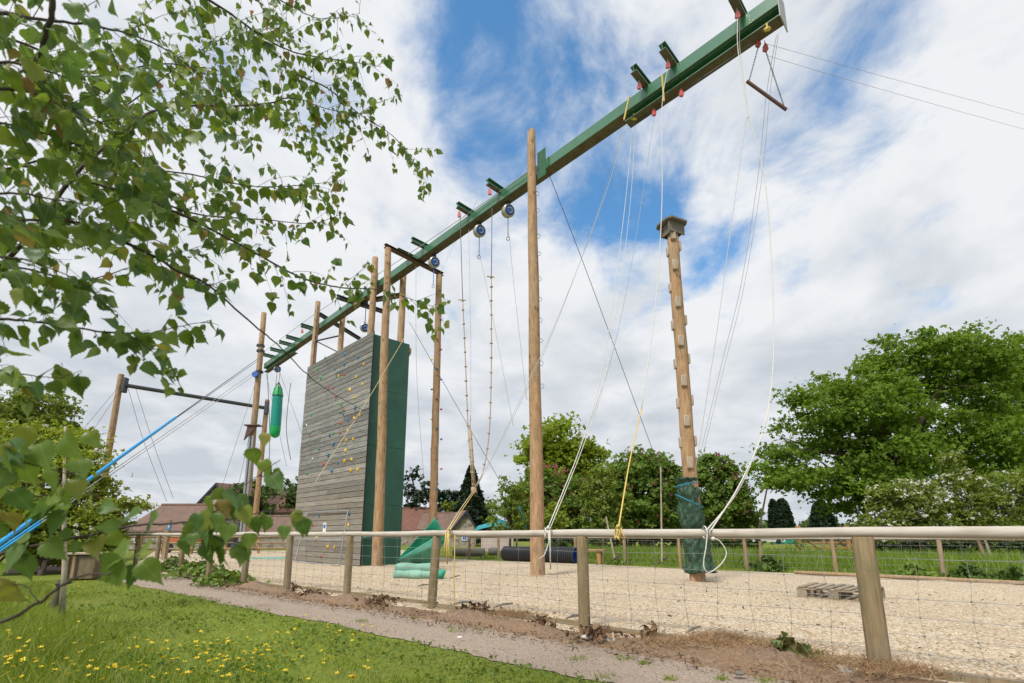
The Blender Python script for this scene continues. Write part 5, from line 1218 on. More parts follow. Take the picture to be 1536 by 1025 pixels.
# far hedge line
P, O = blob_points([((x, 88 + random.uniform(-6, 6), 1.3), (4.5, 3, random.uniform(1.8, 2.8)), 420) for x in np.arange(-120, 150, 6.0)], 16, .8); k = P[:, 2] > -.1
stuff(foliage('distant_hedge', P[k], O[k], .9, M['hedge_leaf'], None), 'long green hedge closing the view far behind the field', 'hedge')
P, O = blob_points([((x, 26.5 + random.uniform(-.6, .6), .7), (1.2, .8, random.uniform(.9, 1.5)), 420) for x in np.arange(19, 34, 1.4)], 18, .25); k = P[:, 2] > 0
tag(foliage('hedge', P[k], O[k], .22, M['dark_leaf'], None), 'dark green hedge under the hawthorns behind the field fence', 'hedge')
P, O = blob_points([((x, 33 + random.uniform(-.6, .6), .8), (1.6, 1, random.uniform(.8, 1.4)), 420) for x in np.arange(3, 17, 1.8)], 18, .3); k = P[:, 2] > 0
tag(foliage('hedge', P[k], O[k], .24, M['hedge_leaf'], None), 'green hedge running under the chestnut trees', 'hedge')

# --- saplings with stakes
def stick(label, px, py, qx, qy, Y, r, mat, name='stake', cat='stake'):
    a = AY(px, py, Y); b = AY(qx, qy, Y); mb = MB(); mb.tube([a, a.lerp(b, .5), b], [r, r * .95, r * .8], 8); return tag(mb.build(name, M[mat]), label, cat)
gs = G(96, 925); Ys = gs.y
t = thing('staked_sapling', 'slim young tree with pale speckled trunk tied to a short stake', 'tree', gs)
mb = MB(); mb.tube([AY(92, 928, Ys), AY(97, 850, Ys), AY(96, 760, Ys), AY(98, 640, Ys)], [.036, .03, .024, .012], 10); mb.build('trunk', M['pale_bark'], t, auto=False)
P, O = blob_points([BL(x, y, a, b, Ys, 90, .8) for x, y, a, b in ((98, 660, 30, 26), (80, 690, 24, 20), (118, 700, 26, 20))], 8, .09); foliage('crown', P, O, .055, M['yellow_leaf'], t, (LS, LSF))
gk = G(80, 917)
t = thing('tree_stake', 'short thick mossy stake beside the slim sapling in the grass', 'stake', gk)
mb = MB(); mb.tube([gk + Vector((-.02, 0, -.05)), AY(93, 871, gk.y), AY(93.3, 869, gk.y)], [.05, .052, .045], 12); mb.build('stake_post', M['mossy'], t)
c = AY(93, 876, gk.y); mb = MB(); mb.tube([c + Vector((.068 * math.cos(a), .068 * math.sin(a), .0)) for a in np.linspace(0, 6.28, 18)], .011, 6); mb.tube([c + Vector((.06, 0, 0)), c + Vector((.14, 0, .02))], .012, 6); mb.build('tie_strap', M['black'], t)
stick('bare thin sapling leaning left behind the far fence, left of the yellow rope', 922, 838, 909, 775, 17.5, .035, 'pale_bark', 'bare_sapling', 'sapling')
stick('bare thin sapling standing straight left of the climbing pole', 993, 843, 991, 700, 16.5, .03, 'pale_bark', 'bare_sapling', 'sapling')
stick('thin speckled birch stem leaning left behind the far fence at right', 1490, 846, 1471, 792, 17, .04, 'pale_bark', 'bare_sapling', 'sapling')
stick('stout brown stake next to the leaning birch stem', 1479, 842, 1464, 803, 17.3, .055, 'post_far')
stick('thin dark bare stem against the sky gap under the oak', 1137, 803, 1150, 735, 24, .05, 'bark', 'bare_sapling', 'sapling')
stick('pale stake in the tall grass right of the climbing pole', 1142, 846, 1140, 812, 16, .05, 'post_far')
for (px, py, s_, lab) in ((924, 838, 1, 'short dark tie bar at the foot of the left bare sapling'), (993, 842, 1, 'short dark tie bar at the foot of the straight bare sapling')):
    a = AY(px - 6, py + 3, 16.6); b = AY(px + 8, py - 6, 16.6); mb = MB(); mb.tube([a, b], .03, 6); tag(mb.build('tie_bar', M['bark']), lab, 'stake')

# ================================================================ GRASS
def blades(name, P, hgt, wid, mat, lean=.45, tmpl=None):
    n = len(P); T = np.array([(-.5, 0, 0), (.5, 0, 0), (.34, .55, .05), (-.34, .55, .05), (0, 1, .22)])
    # two quads: last one collapses to the tip
    T = np.array([(-.5, 0, 0), (.5, 0, 0), (.36, .5, .08), (-.36, .5, .08), (.05, 1, .3), (-.05, 1, .3)]); TF = np.array([(0, 1, 2, 3), (3, 2, 4, 5)])
    Y = np.array([0, 0, 1.0]) + RNG.normal(size=(n, 3)) * lean * np.array([1, 1, .2]); Nn = RNG.normal(size=(n, 3)) * np.array([1, 1, .1])
    Mx = frames(Y, Nn); h = hgt * RNG.uniform(.55, 1.35, size=n) if np.isscalar(hgt) else hgt
    S = np.stack([np.full(n, wid) * RNG.uniform(.7, 1.3, size=n), h, h], 1)
    V, Fc = scatter(T, TF, P, Mx, S); return np_obj(name, V, Fc, mat)
def sn(x, y, f, p): return np.sin(x * f + p) * np.cos(y * f * 1.17 + p * 2) + .5 * np.sin((x + y) * f * 2.3 + p * 3)
def to_fence(X, Yy):
    dx = X - FB[0].x; dy = Yy - FB[0].y; return dx * dF.x + dy * dF.y, dx * nF.x + dy * nF.y
n = 190000; D = RNG.uniform(0, 1, n) ** .75; Yc = 2.6 + D * 12.5; Xc = RNG.uniform(-1.12, .62, n) * Yc * 1.02
s_, o_ = to_fence(Xc, Yc); edge = np.array([PWALL(q) for q in s_]); wob = .10 * sn(Xc, Yc, 2.1, .7) + .07 * sn(Xc, Yc, 6.3, 1.9)
den = .55 + .45 * np.clip(.6 + .5 * sn(Xc, Yc, 1.1, 2.2), 0, 1) - .75 * np.clip((sn(Xc, Yc, 1.9, 5.1) - .75) * 2.2, 0, .8) * (o_ < edge + 1.6)
k = (o_ > edge + wob - .03 + .06 * RNG.random(n)) & (RNG.random(n) < den) & (Xc > -11)
Xc, Yc, o_, s_ = Xc[k], Yc[k], o_[k], s_[k]; P = np.stack([Xc, Yc, np.full(len(Xc), -.035)], 1)
longg = np.clip((o_ - 2.0) / 2.4 + .35 * sn(Xc, Yc, .9, .3) + .25 * sn(Xc, Yc, 3.3, 1.3) - .15, 0.0, 1)
hh = (.034 + .16 * longg) * RNG.uniform(.5, 1.4, len(P))
stuff(blades('grass', P, hh, .0075, M['grass'], .6), 'short green lawn grass with longer tufts filling the lower left', 'grass')
# broad little lawn weeds (clover, plantain)
n = 11000; D = RNG.uniform(0, 1, n); Yc = 2.6 + D * 7; Xc = RNG.uniform(-1.1, .6, n) * Yc; s_, o_ = to_fence(Xc, Yc); edge = np.array([PWALL(q) for q in s_])
k = (o_ > edge + .10 * sn(Xc, Yc, 2.1, .7) + .07 * sn(Xc, Yc, 6.3, 1.9)) & (sn(Xc, Yc, 1.7, 4.) > -.5) & (o_ < edge + 2.4); P = np.stack([Xc[k], Yc[k], RNG.uniform(-.02, .02, k.sum())], 1); O = np.tile([0, 0, 1.], (len(P), 1))
stuff(foliage('lawn_weeds', P, O, .03, M['weed_leaf'], None, up=1.3), 'low broad-leaved weeds and clover in the lawn beside the path', 'weeds')
# scattered small tufts on the path
cl = [(540, 930, 8), (682, 943, 10), (725, 940, 14), (868, 985, 14), (905, 1012, 18), (937, 985, 12), (780, 1005, 20), (810, 1018, 16), (965, 992, 8), (1005, 1015, 10), (1150, 1018, 14), (620, 925, 6), (1083, 1015, 8), (860, 960, 6)]
P = np.concatenate([np.array([list(G(px + RNG.normal() * r * .7, py + RNG.normal() * r * .2)) for _ in range(70)]) for px, py, r in cl]); P[:, 2] = -.02
stuff(blades('path_tufts', P, .035, .005, M['grass'], .8), 'tiny grass tufts growing through the trodden path', 'grass')
# field grass behind the far fence
n = 42000; px = RNG.uniform(640, 1640, n); Yc = RNG.uniform(0, 1, n) ** .7 * 13; Xg = []; 
bx = np.array([p.x for p in reversed(bk)] + [17.]); by = np.array([p.y for p in reversed(bk)] + [6.2])
Xc = RNG.uniform(-1.5, 22, n); Ybase = np.interp(Xc, bx, by); Yc = Ybase + .12 + Yc
tall = np.clip((Yc - Ybase - 1.0) / 1.2, 0, 1) * (Xc > 3.6)
hh = (.10 + .42 * tall) * RNG.uniform(.5, 1.25, n); P = np.stack([Xc, Yc, np.full(n, -.03)], 1)
stuff(blades('field_grass', P, hh, .022, M['tall_grass'], .3), 'tall bright meadow grass behind the far fence', 'grass')

# cow parsley heads and weeds
def weed(label, c, r, h, n, size, mat, name='weed_clump', cat='weed', stems=True, tm=(LS, LSF), up=.5, flowers=0):
    t = thing(name, label, cat, c); c = Vector(c)
    u = RNG.normal(size=(n, 3)) * np.array([r * .5, r * .5, 0]); zf = RNG.random(n) ** .8; P = np.array(c) + u * (1.1 - .4 * zf[:, None]); P[:, 2] = c.z + .02 + zf * h * np.exp(-(u[:, 0] ** 2 + u[:, 1] ** 2) / (r * r * 1.2)); O = u / (r * .5) * .5 + np.array([0, 0, .4])
    foliage('leaves', P, O, size, M[mat], t, tm, up=up)
    if stems:
        mb = MB()
        for k in range(12): i = RNG.integers(n); p = P[i]; mb.tube([(c.x + (p[0] - c.x) * .3, c.y + (p[1] - c.y) * .3, c.z - .02), tuple(p)], [.006, .003], 4)
        mb.build('stems', M['straw'] if mat == 'dead_leaf' else M['weed_leaf'], t)
    if flowers: 
        P2 = P[np.argsort(-P[:, 2])[:flowers]] + np.array([0, 0, .04]); foliage('flower_heads', P2, np.tile([0, 0, 1.], (len(P2), 1)), size * 1.1, M['blossom_white'], t, up=2, jit=.2)
    return t
weed('cow parsley clump with creamy flower heads in the tall grass behind the far fence', tuple(G(1200, 840)), 1.0, .85, 260, .11, 'weed_leaf', 'cow_parsley', 'wild flower', flowers=0)
weed('dark leafy thistle clump on the far chip edge right of the climbing pole', tuple(G(1155, 856)), .5, .42, 220, .13, 'hedge_leaf')
weed('leafy weed clump at the foot of the far fence behind the right-hand post', tuple(G(1370, 866)), .45, .35, 200, .11, 'weed_leaf')
weed('brownish weed clump on the far chip edge near the right picture edge', tuple(G(1455, 868)), .4, .33, 200, .1, 'hedge_leaf')
weed('green weed clump at the right edge of the far chip edge', tuple(G(1522, 872)), .35, .33, 170, .1, 'hedge_leaf')
weed('green weed clump beside the plank bench', tuple(G(925, 848)), .4, .2, 120, .09, 'weed_leaf')
weed('low bushy red-tinged weed at the edge of the chips below the pallet', tuple(fpt(.62, .02).to_3d() + Vector((0, 0, .0))), .24, .18, 170, .07, 'weed_red')
for i, (px, py, rr, hh_, lab) in enumerate([(300, 866, .75, .42, 'tall leafy nettle patch at the left end of the near fence'), (336, 876, .55, .28, 'broad-leaved dock clump right of the nettles at the fence foot'), (262, 858, .6, .42, 'spiky green weed patch left of the nettles by the path')]):
    weed(lab, tuple(G(px, py)), rr, hh_, 420, .10, 'weed_leaf')
for (px, py, rr, hh_, n_, lab) in [(978, 962, .16, .16, 60, 'dead brown plant stump with curled leaves at the chip edge'), (470, 893, .28, .07, 90, 'low dead leaf litter by the third gap of the near fence'), (440, 886, .12, .16, 40, 'small dead weed beside a left post of the near fence'), (715, 922, .3, .13, 120, 'dead brown weed clump right of the post by the net sheet'), (812, 940, .16, .12, 60, 'reddish dead weed clump left of the second near post'), (893, 955, .3, .06, 110, 'dark dead leaf litter at the foot of the second near post'), (570, 905, .4, .06, 120, 'flat dead leaf litter midway along the soil strip')]:
    weed(lab, tuple(G(px, py, .02)), rr, hh_, n_, .06, 'dead_leaf', 'dead_weed')
# dry straw mounds on the soil
def straw(label, px, py, r, h, n):
    c = G(px, py); P = np.array(c) + RNG.normal(size=(n, 3)) * np.array([r * .55, r * .3, 0]); d = np.hypot((P[:, 0] - c.x) / r, (P[:, 1] - c.y) / (r * .6)); P[:, 2] = .0 + h * np.exp(-d * d * 1.6) * RNG.uniform(.3, 1, n) + .05
    stuff(blades('straw_tuft', P, .085, .0045, M['straw'], 1.8), label, 'dry grass')
straw('pale dry grass mound left of the red-tinged weed', 1080, 972, .38, .08, 1500); straw('wide dry grass mound in front of the red-tinged weed', 1150, 985, .45, .06, 1600); straw('dry grass round the foot of the nearest right post', 1345, 1018, .3, .05, 800)
straw('dry grass patch left of the second near post', 765, 930, .35, .05, 900); straw('thin dry grass on the soil between the brown stump and path', 1000, 975, .4, .03, 700); straw('dry grass patch at lower right picture edge', 1250, 1010, .5, .04, 900)
for (px, py, s_, lab, mat) in [(880, 956, .045, 'pale stone at the foot of the second near post', 'concrete'), (915, 960, .05, 'whitish flat stone right of the second near post', 'concrete'), (1270, 1008, .05, 'bluish grey stone in the soil left of the nearest post', 'grey_cable'), (1352, 998, .05, 'brown stone on the chips right of the nearest post', 'concrete'), (1110, 1010, .03, 'flat grey stone on the soil near the bottom edge', 'grey_board'), (690, 956, .02, 'tiny white stone on the path', 'white')]:
    mb = MB(); mb.ball(G(px, py, .02), s_, 2, (1.4, 1, .55), .1); tag(mb.build('stone', M[mat], auto=False), lab, 'stone')
for (px, py, L, a, lab) in [(1040, 950, .22, 35, 'grey curled dead leaf standing on the chips right of the brown stump'), (860, 930, .2, 15, 'grey stick lying on the chips left of the second near post'), (755, 912, .3, 20, 'grey twisted twig on the chips left of the second near post'), (682, 868, .3, 30, 'small dark rag on the chips by the mesh roll'), (635, 881, .25, 10, 'dark stick on the chips below the mesh roll'), (695, 908, .25, 5, 'grey stick just right of the leaning near post')]:
    p = G(px, py, .02); mb = MB(); q = Vector((math.cos(R(a)) * L, .05, math.sin(R(a)) * L * .4)); mb.tube([p - q * .5 + Vector((0, 0, .03)), p + Vector((0, 0, .05)), p + q * .5 + Vector((0, 0, .04))], [.008, .018, .012], 6); tag(mb.build('twig', M['grey_board']), lab, 'twig')
# loose wood chips
n = 16000; s_ = RNG.uniform(-2.5, 12, n); o_ = -(.12 + RNG.random(n) ** 1.6 * 7); P = np.stack([FB[0].x + dF.x * s_ + nF.x * o_, FB[0].y + dF.y * s_ + nF.y * o_, RNG.uniform(.000, .010, n)], 1); P[:, 2] += np.minimum(1, (-o_ - .03) / .5) * chip_z(P[:, 0], P[:, 1])
T = np.array([(-.5, -.5, 0), (.5, -.4, .05), (.4, .5, 0), (-.45, .45, .08)]); Mx = frames(RNG.normal(size=(n, 3)) * np.array([1, 1, .25]), np.array([0, 0, 1.]) + RNG.normal(size=(n, 3)) * .3)
S = np.stack([RNG.uniform(.006, .016, n), RNG.uniform(.015, .042, n), np.full(n, .02)], 1); V, Fc = scatter(T, QF, P, Mx, S)
M['chip'] = leaf_mat('wood_chip', gg((0, (.30, .19, .10)), (.25, (.50, .36, .22)), (.7, (.64, .50, .33)), (1, (.74, .66, .53))), .1, .8, .15, 2, (1, 1, 1))
stuff(np_obj('wood_chips', V, Fc, M['chip']), 'pale loose wood chips covering the fenced activity ground', 'wood chips')
n = 420; s_ = RNG.uniform(-2.5, 12, n); o_ = -(.15 + RNG.random(n) * 8); P = np.stack([FB[0].x + dF.x * s_ + nF.x * o_, FB[0].y + dF.y * s_ + nF.y * o_, np.full(n, .014)], 1); P[:, 2] += chip_z(P[:, 0], P[:, 1])
Mx = frames(RNG.normal(size=(n, 3)) * np.array([1, 1, .15]), np.array([0, 0, 1.]) + RNG.normal(size=(n, 3)) * .4); S = np.stack([RNG.uniform(.008, .03, n), RNG.uniform(.02, .07, n), np.full(n, .05)], 1); V, Fc = scatter(T, QF, P, Mx, S)
stuff(np_obj('stray_leaves', V, Fc, M['dead_leaf']), 'dark stray leaves and bark bits lying on the wood chips', 'litter')
n = 3500; s_ = RNG.uniform(-2, 12, n); o_ = .05 + RNG.random(n) * .75; P = np.stack([FB[0].x + dF.x * s_ + nF.x * o_, FB[0].y + dF.y * s_ + nF.y * o_, RNG.uniform(.0, .03, n)], 1)
Mx = frames(RNG.normal(size=(n, 3)) * np.array([1, 1, .3]), np.array([0, 0, 1.]) + RNG.normal(size=(n, 3)) * .4); S = np.stack([RNG.uniform(.004, .02, n), RNG.uniform(.015, .06, n), np.full(n, .03)], 1); V, Fc = scatter(T, QF, P, Mx, S)
stuff(np_obj('soil_litter', V, Fc, M['dead_leaf']), 'brown leaf litter and bits scattered on the bare soil strip', 'litter')

n = 5200; s_ = RNG.uniform(-2, 14, n); o_ = .35 + RNG.random(n) * 1.15; P = np.stack([FB[0].x + dF.x * s_ + nF.x * o_, FB[0].y + dF.y * s_ + nF.y * o_, np.full(n, -.019)], 1)
GT = np.array([(-.5, -.4, 0), (.5, -.45, 0), (.45, .5, 0), (-.5, .45, 0), (-.25, -.2, .5), (.25, -.25, .45), (.2, .25, .5), (-.25, .2, .4)]); GF = np.array([(0, 1, 5, 4), (1, 2, 6, 5), (2, 3, 7, 6), (3, 0, 4, 7), (4, 5, 6, 7)])
Mx = frames(RNG.normal(size=(n, 3)) * np.array([1, 1, .1]), np.array([0, 0, 1.]) + RNG.normal(size=(n, 3)) * .15); V, Fc = scatter(GT, GF, P, Mx, .0035 + .011 * RNG.random(n) ** 3)
M['grit'] = leaf_mat('path_grit', gg((0, (.12, .09, .07)), (.5, (.30, .24, .19)), (.85, (.42, .37, .32)), (1, (.60, .57, .53))), .0, .9, .1, 2, (1, 1, 1))
stuff(np_obj('path_grit', V, Fc, M['grit']), 'small loose stones and grit on the trodden path', 'grit')
# buttercups
fv = []; ffc = []; fm = []
for k in range(5):
    a = k * 1.2566; ca, sa = math.cos(a), math.sin(a); o = len(fv); 
    for (r_, w_, z_) in ((.1, .0, 0), (.5, .34, .12), (.9, .22, .38), (.5, -.34, .12)): fv.append((r_ * ca - w_ * sa, r_ * sa + w_ * ca, z_))
    ffc.append((o, o + 1, o + 2, o + 3)); fm.append(0)
o = len(fv)
for k in range(3): a = k * 2.094; fv += [(.07 * math.cos(a), .07 * math.sin(a), 0), (.07 * math.cos(a), .07 * math.sin(a), -9)]
for k in range(3): ffc.append((o + 2 * k, o + 2 * ((k + 1) % 3), o + 2 * ((k + 1) % 3) + 1, o + 2 * k + 1)); fm.append(1)
bme = bpy.data.meshes.new('buttercup'); bme.from_pydata([(x * .018, y * .018, z * .018) for x, y, z in fv], [], ffc); bme.materials.append(M['petal']); bme.materials.append(M['weed_leaf']); bme.polygons.foreach_set('material_index', fm); bme.update()
rnd = random.Random(9); spots = []
for _ in range(165): spots.append((rnd.uniform(5, 560), rnd.triangular(925, 1022, 1000)))
for _ in range(60): spots.append((rnd.gauss(330, 60), rnd.gauss(980, 16)))
for _ in range(34): spots.append((rnd.uniform(5, 130), rnd.uniform(866, 905)))
for _ in range(18): spots.append((rnd.gauss(490, 45), rnd.gauss(945, 14)))
for i, (x, y) in enumerate(spots):
    if not (0 <= x <= 600 and 860 <= y <= 1024): continue
    g = G(x, y, .10 + .05 * rnd.random()); s_, o_ = to_fence(g.x, g.y)
    if o_ < PWALL(s_) + .15: continue
    o = bpy.data.objects.new('buttercup', bme); COL.objects.link(o); o.location = g; o.rotation_euler = (rnd.uniform(-.5, .5), rnd.uniform(-.5, .5), rnd.uniform(0, 6)); o.scale = [rnd.uniform(.75, 1.35)] * 3
    tag(o, 'small yellow buttercup flower standing in the lawn grass', 'buttercup', 'buttercups dotted over the lawn')
o = bpy.data.objects.new('dandelion', None); COL.objects.link(o); c = G(529, 1016, .06); o.location = c; o['_o'] = tuple(c); tag(o, 'single round yellow dandelion, larger than the buttercups, at the bottom edge', 'dandelion')
n = 70; Y = RNG.normal(size=(n, 3)) * np.array([1, 1, .4]) + np.array([0, 0, .55]); V, Fc = scatter(QT * np.array([.45, 1, 1]), QF, np.tile(np.array(c), (n, 1)), frames(Y, RNG.normal(size=(n, 3))), np.full(n, .024)); np_obj('flower_head', V, Fc, M['petal'], o)
mb = MB(); mb.tube([c, c + Vector((.01, 0, -.1))], .003, 5); mb.build('stem', M['weed_leaf'], o)

# ================================================================ BUILDINGS
def house(name, label, Y, x0, x1, eave, ridge, gx=None, depth=6., wall='stone', roof='roof_brown', windows=(), gable_side=None, base=821, over=.25):
    """long house parallel to the picture: front wall from x0 to x1 (pixels at Y), roof ridge behind"""
    a = AY(x0, 803, Y); b = AY(x1, 803, Y); ez = AY(x0, eave, Y).z; rz_ = AY(x0, ridge, Y + depth / 2).z
    t = thing(name, label, 'building', ((a.x + b.x) / 2, Y, 0))
    mb = MB(); mb.prism([(a.x, Y, -.1), (a.x, Y, ez), (a.x, Y + depth / 2, rz_ - .1), (a.x, Y + depth, ez), (a.x, Y + depth, -.1)], (b.x - a.x, 0, 0)); mb.build('wall', M[wall], t, smooth=False)
    mb = MB(); sl = (rz_ - ez) / (depth / 2)
    for sgn in (0, 1):
        p = [(a.x - over, Y - over, ez - over * sl + .06), (b.x + over, Y - over, ez - over * sl + .06), (b.x + over, Y + depth / 2, rz_ + .06), (a.x - over, Y + depth / 2, rz_ + .06)]
        if sgn: p = [(x, 2 * Y + depth - y, z) for x, y, z in p]
        mb.prism(p, (0, 0, .12))
    rf_ = mb.build('roof', M[roof], t, smooth=False)
    mb = MB(); mb.tube([(a.x - over, Y + depth / 2, rz_ + .18), (b.x + over, Y + depth / 2, rz_ + .18)], .12, 8); mb.build('ridge_tiles', M[roof], rf_)
    for (wx, wy, ww, wh) in windows:
        c = AY(wx, wy, Y - .02); W = ww * Y / F; Hh = wh * Y / F; mb = MB(); mb.box((c.x, Y - .03, c.z), (W + .16, .1, Hh + .16)); wnd = mb.build('window', M['white'], t, smooth=False)
        mb = MB()
        for q in (-.25, .25):
            for z in (-.25, .25): mb.box((c.x + q * W, Y - .085, c.z + z * Hh), (W * .42, .02, Hh * .42))
        mb.build('pane', M['glass'], wnd, smooth=False)
    return t, a, b, ez, rz_
def gable(name, label, Y, x0, x1, eave, apex, ax=None, depth=7., wall='stone', roof='roof_brown', windows=(), dirx=0.):
    a = AY(x0, 803, Y); b = AY(x1, 803, Y); ez = AY(x0, eave, Y).z; az = AY(x0, apex, Y).z; mx = AY(ax, 803, Y).x if ax else (a.x + b.x) / 2
    t = thing(name, label, 'building', ((a.x + b.x) / 2, Y, 0)); off = Vector((dirx * depth, depth, 0))
    mb = MB(); mb.prism([(a.x, Y, -.1), (b.x, Y, -.1), (b.x, Y, ez), (mx, Y, az), (a.x, Y, ez)], off); mb.build('wall', M[wall], t, smooth=False)
    mb = MB()
    for (ex, s_) in ((a.x, -1), (b.x, 1)):
        dx = ex - mx; o = .3; sl = (ez - az) / abs(dx); e = Vector((ex + s_ * o, Y - .25, ez + sl * o + .05)); p = Vector((mx, Y - .25, az + .05)); mb.prism([e, p, p + off * 1.03, e + off * 1.03], (0, 0, .12))
    mb.build('roof', M[roof], t, smooth=False)
    mb = MB()
    for (ex, s_) in ((a.x, -1), (b.x, 1)):
        o = .33; sl = (ez - az) / abs(ex - mx); mb.prism([(ex + s_ * o, Y - .30, ez + sl * o - .12), (ex + s_ * o, Y - .30, ez + sl * o + .16), (mx, Y - .30, az + .16), (mx, Y - .30, az - .16)], (0, .04, 0))
    mb.build('barge_board', M['fascia'], t, smooth=False)
    for (wx, wy, ww, wh) in windows:
        c = AY(wx, wy, Y); W = ww * Y / F; Hh = wh * Y / F; mb = MB(); mb.box((c.x, Y - .03, c.z), (W + .12, .1, Hh + .12)); wnd = mb.build('window', M['white'], t, smooth=False)
        mb = MB()
        for q in (-.25, .25): mb.box((c.x + q * W, Y - .085, c.z), (W * .42, .02, Hh * .9))
        mb.build('pane', M['belay_blue'] if ww < 8 else M['glass'], wnd, smooth=False)
    return t
gable('stone_barn', 'small stone barn gable with dark blue barge boards right of the wall', 46, 681, 714, 792, 768, 699.5, 7, windows=((697, 806, 6, 8),), dirx=-.35)
house('long_barn', 'low barn with a brown tiled roof running behind the mesh sheet', 50, 628, 682, 795, 772, depth=7)
house('tall_barn', 'higher red-tiled barn roof just right of the green wall', 53, 560, 640, 796, 765, depth=8, roof='roof_red')
house('stone_cottage', 'low stone cottage with white windows and long sagging red roof at left', 36, 190, 300, 797, 761, depth=7, roof='roof_brown', windows=((208, 806, 9, 15), (242, 803, 8, 10), (277, 803, 10, 10)))
gable('farmhouse', 'tall cream farmhouse gable with dark barge boards behind the stone cottage', 46, 288, 345, 762, 727, 317, 9, wall='cream_wall', dirx=.55)
house('red_roof_house', 'red-tiled house roof between the far end pole and the plank wall', 49, 378, 452, 768, 738, depth=9, roof='roof_red', wall='cream_wall', windows=((400, 775, 5, 8),))
house('farm_shed', 'low grey-roofed shed right of the stone cottage', 40, 305, 452, 800, 778, depth=6, roof='roof_brown')
# pinkish low wall and canopy
a, b = AY(722, 803, 33), AY(770, 803, 33)
mb = MB(); mb.box(((a.x + b.x) / 2, 33, .52), (b.x - a.x, .25, 1.1), bev=.02); mb.box(((a.x + b.x) / 2, 33, 1.09), (b.x - a.x + .1, .33, .05), bev=.01); tag(mb.build('rendered_wall', simple('pink_render', (.55, .45, .42), .9, .1, 2, .1)), 'pale pink rendered low wall beneath the turquoise canopy', 'wall')
t = thing('shade_canopy', 'turquoise peaked fabric canopy on thin posts right of the barn', 'canopy', AY(748, 820, 37)); Yc_ = 35.
ap = AY(748, 777, Yc_); cs = [AY(712, 797, Yc_ - 1.5), AY(775, 795, Yc_ - 1.5), AY(786, 792, Yc_ + 2.5), AY(722, 793, Yc_ + 2.5)]
mb = MB()
for i in range(4):
    A_, B_ = cs[i], cs[(i + 1) % 4]; m_ = (A_ + B_) / 2 + Vector((0, 0, .15)); n_ = 8; o = len(mb.v)
    for u in range(n_ + 1):
        for v in range(n_ + 1):
            f = v / n_; e = A_.lerp(B_, u / n_) + Vector((0, 0, .3 * math.sin(math.pi * u / n_))); p = ap.lerp(e, f); p.z = ap.z + (e.z - ap.z) * (f ** .62); mb.v.append(tuple(p))
    for u in range(n_):
        for v in range(n_): q = o + u * (n_ + 1) + v; mb.f.append((q, q + 1, q + n_ + 2, q + n_ + 1)); mb.m.append(0)
o = mb.build('fabric', M['canopy'], t, auto=False); o.modifiers.new('thickness', 'SOLIDIFY').thickness = .01
for c in cs[:2] + [Vector((ap.x, ap.y, ap.z - .05))]:
    mb = MB(); mb.tube([(c.x, c.y, 0), tuple(c)], .05, 8); mb.build('post', M['orange_wood'], t)
mb = MB(); mb.tube([AY(777, 755, 32), AY(790, 792, 32)], .05, 6); tag(mb.build('blue_strut', M['blue_cord']), 'slanting blue strut left of the middle pole foot', 'strut')
# logs and stones near the barn
for (px, py, w_, lab) in ((693, 836, .9, 'short grey log seat left of the far fence post by the barn'), (716, 836, .8, 'short log seat behind the far fence below the pink wall'), (740, 835, .5, 'rounded boulder in the grass below the canopy')):
    p = G(px, py) * 1.0; p.y += 1.0; p.x = AY(px, 803, p.y).x; mb = MB(); mb.tube([p + Vector((-w_ / 2, 0, .2)), p + Vector((0, 0, .21)), p + Vector((w_ / 2, 0, .2))], [.19, .21, .2], 12, jit=.08); tag(mb.build('log_seat', M['grey_board'], auto=False), lab, 'log')
# trailer, barrel, mats, hutch, picnic table, signs, cars
c = AY(281, 803, 30); t = thing('trailer', 'orange flatbed trailer parked behind the pale timber fence', 'trailer', (c.x, 30, 0))
mb = MB(); mb.box((c.x, 30, .78), (1.95, 1.4, .5), bev=.03); mb.build('body', M['orange_paint'], t)
for dx in (-.65, .65):
    mb = MB(); mb.tube([(c.x + dx, 29.25, .3), (c.x + dx, 29.4, .3)], .3, 18); mb.build('wheel', M['black'], t)
mb = MB(); mb.tube([(c.x + .95, 30, .6), (c.x + 1.7, 30, .55)], .05, 6); mb.build('drawbar', M['dark_steel'], t)
c = AY(360, 803, 23); t = thing('barrel', 'dark blue plastic barrel standing on the chips left of the wall', 'barrel', (c.x, 23, 0)); mb = MB()
mb.tube([(c.x, 23, z) for z in (0, .04, .2, .24, .28, .5, .54, .58, .72)], [.25, .29, .3, .32, .3, .3, .32, .3, .27], 20); mb.build('drum', simple('barrel_blue', (.012, .025, .09), .4, .2, 4, .05), t)
mb = MB(); mb.tube([(c.x, 23, .72), (c.x, 23, .75)], .24, 20); mb.build('lid', M['black'], t)
c = AY(402, 836, 22); c = G(402, 838); mb = MB(); mb.box((c.x, c.y, .02), (2.1, 2.2, .03), Matrix.Rotation(.3, 3, 'Z'), bev=.008); tag(mb.build('ground_mat', M['net_roll']), 'pale teal mat lying flat on the chips left of the wall', 'mat')
p = W0 + WDl * (WL + .35) + WDr * .5; mb = MB(); pts = [p + Vector((random.uniform(-.03, .03), random.uniform(-.03, .03), z)) for z in np.linspace(.05, 1.5, 8)]; mb.tube(pts, [.26, .3, .27, .25, .28, .24, .2, .1], 14, jit=.12); tag(mb.build('mesh_bundle', M['bag_green'], auto=False), 'green mesh bundle standing behind the left foot of the wall', 'net bundle')
c = G(126, 868); rz = Matrix.Rotation(R(12), 3, 'Z'); t = thing('wooden_hutch', 'small wooden box stand with a flat pale top in the grass at left', 'box stand', c)
mb = MB(); mb.box(c + Vector((0, 0, .28)), (.60, .45, .56), rz, bev=.015); mb.build('box', M['hutch'], t)
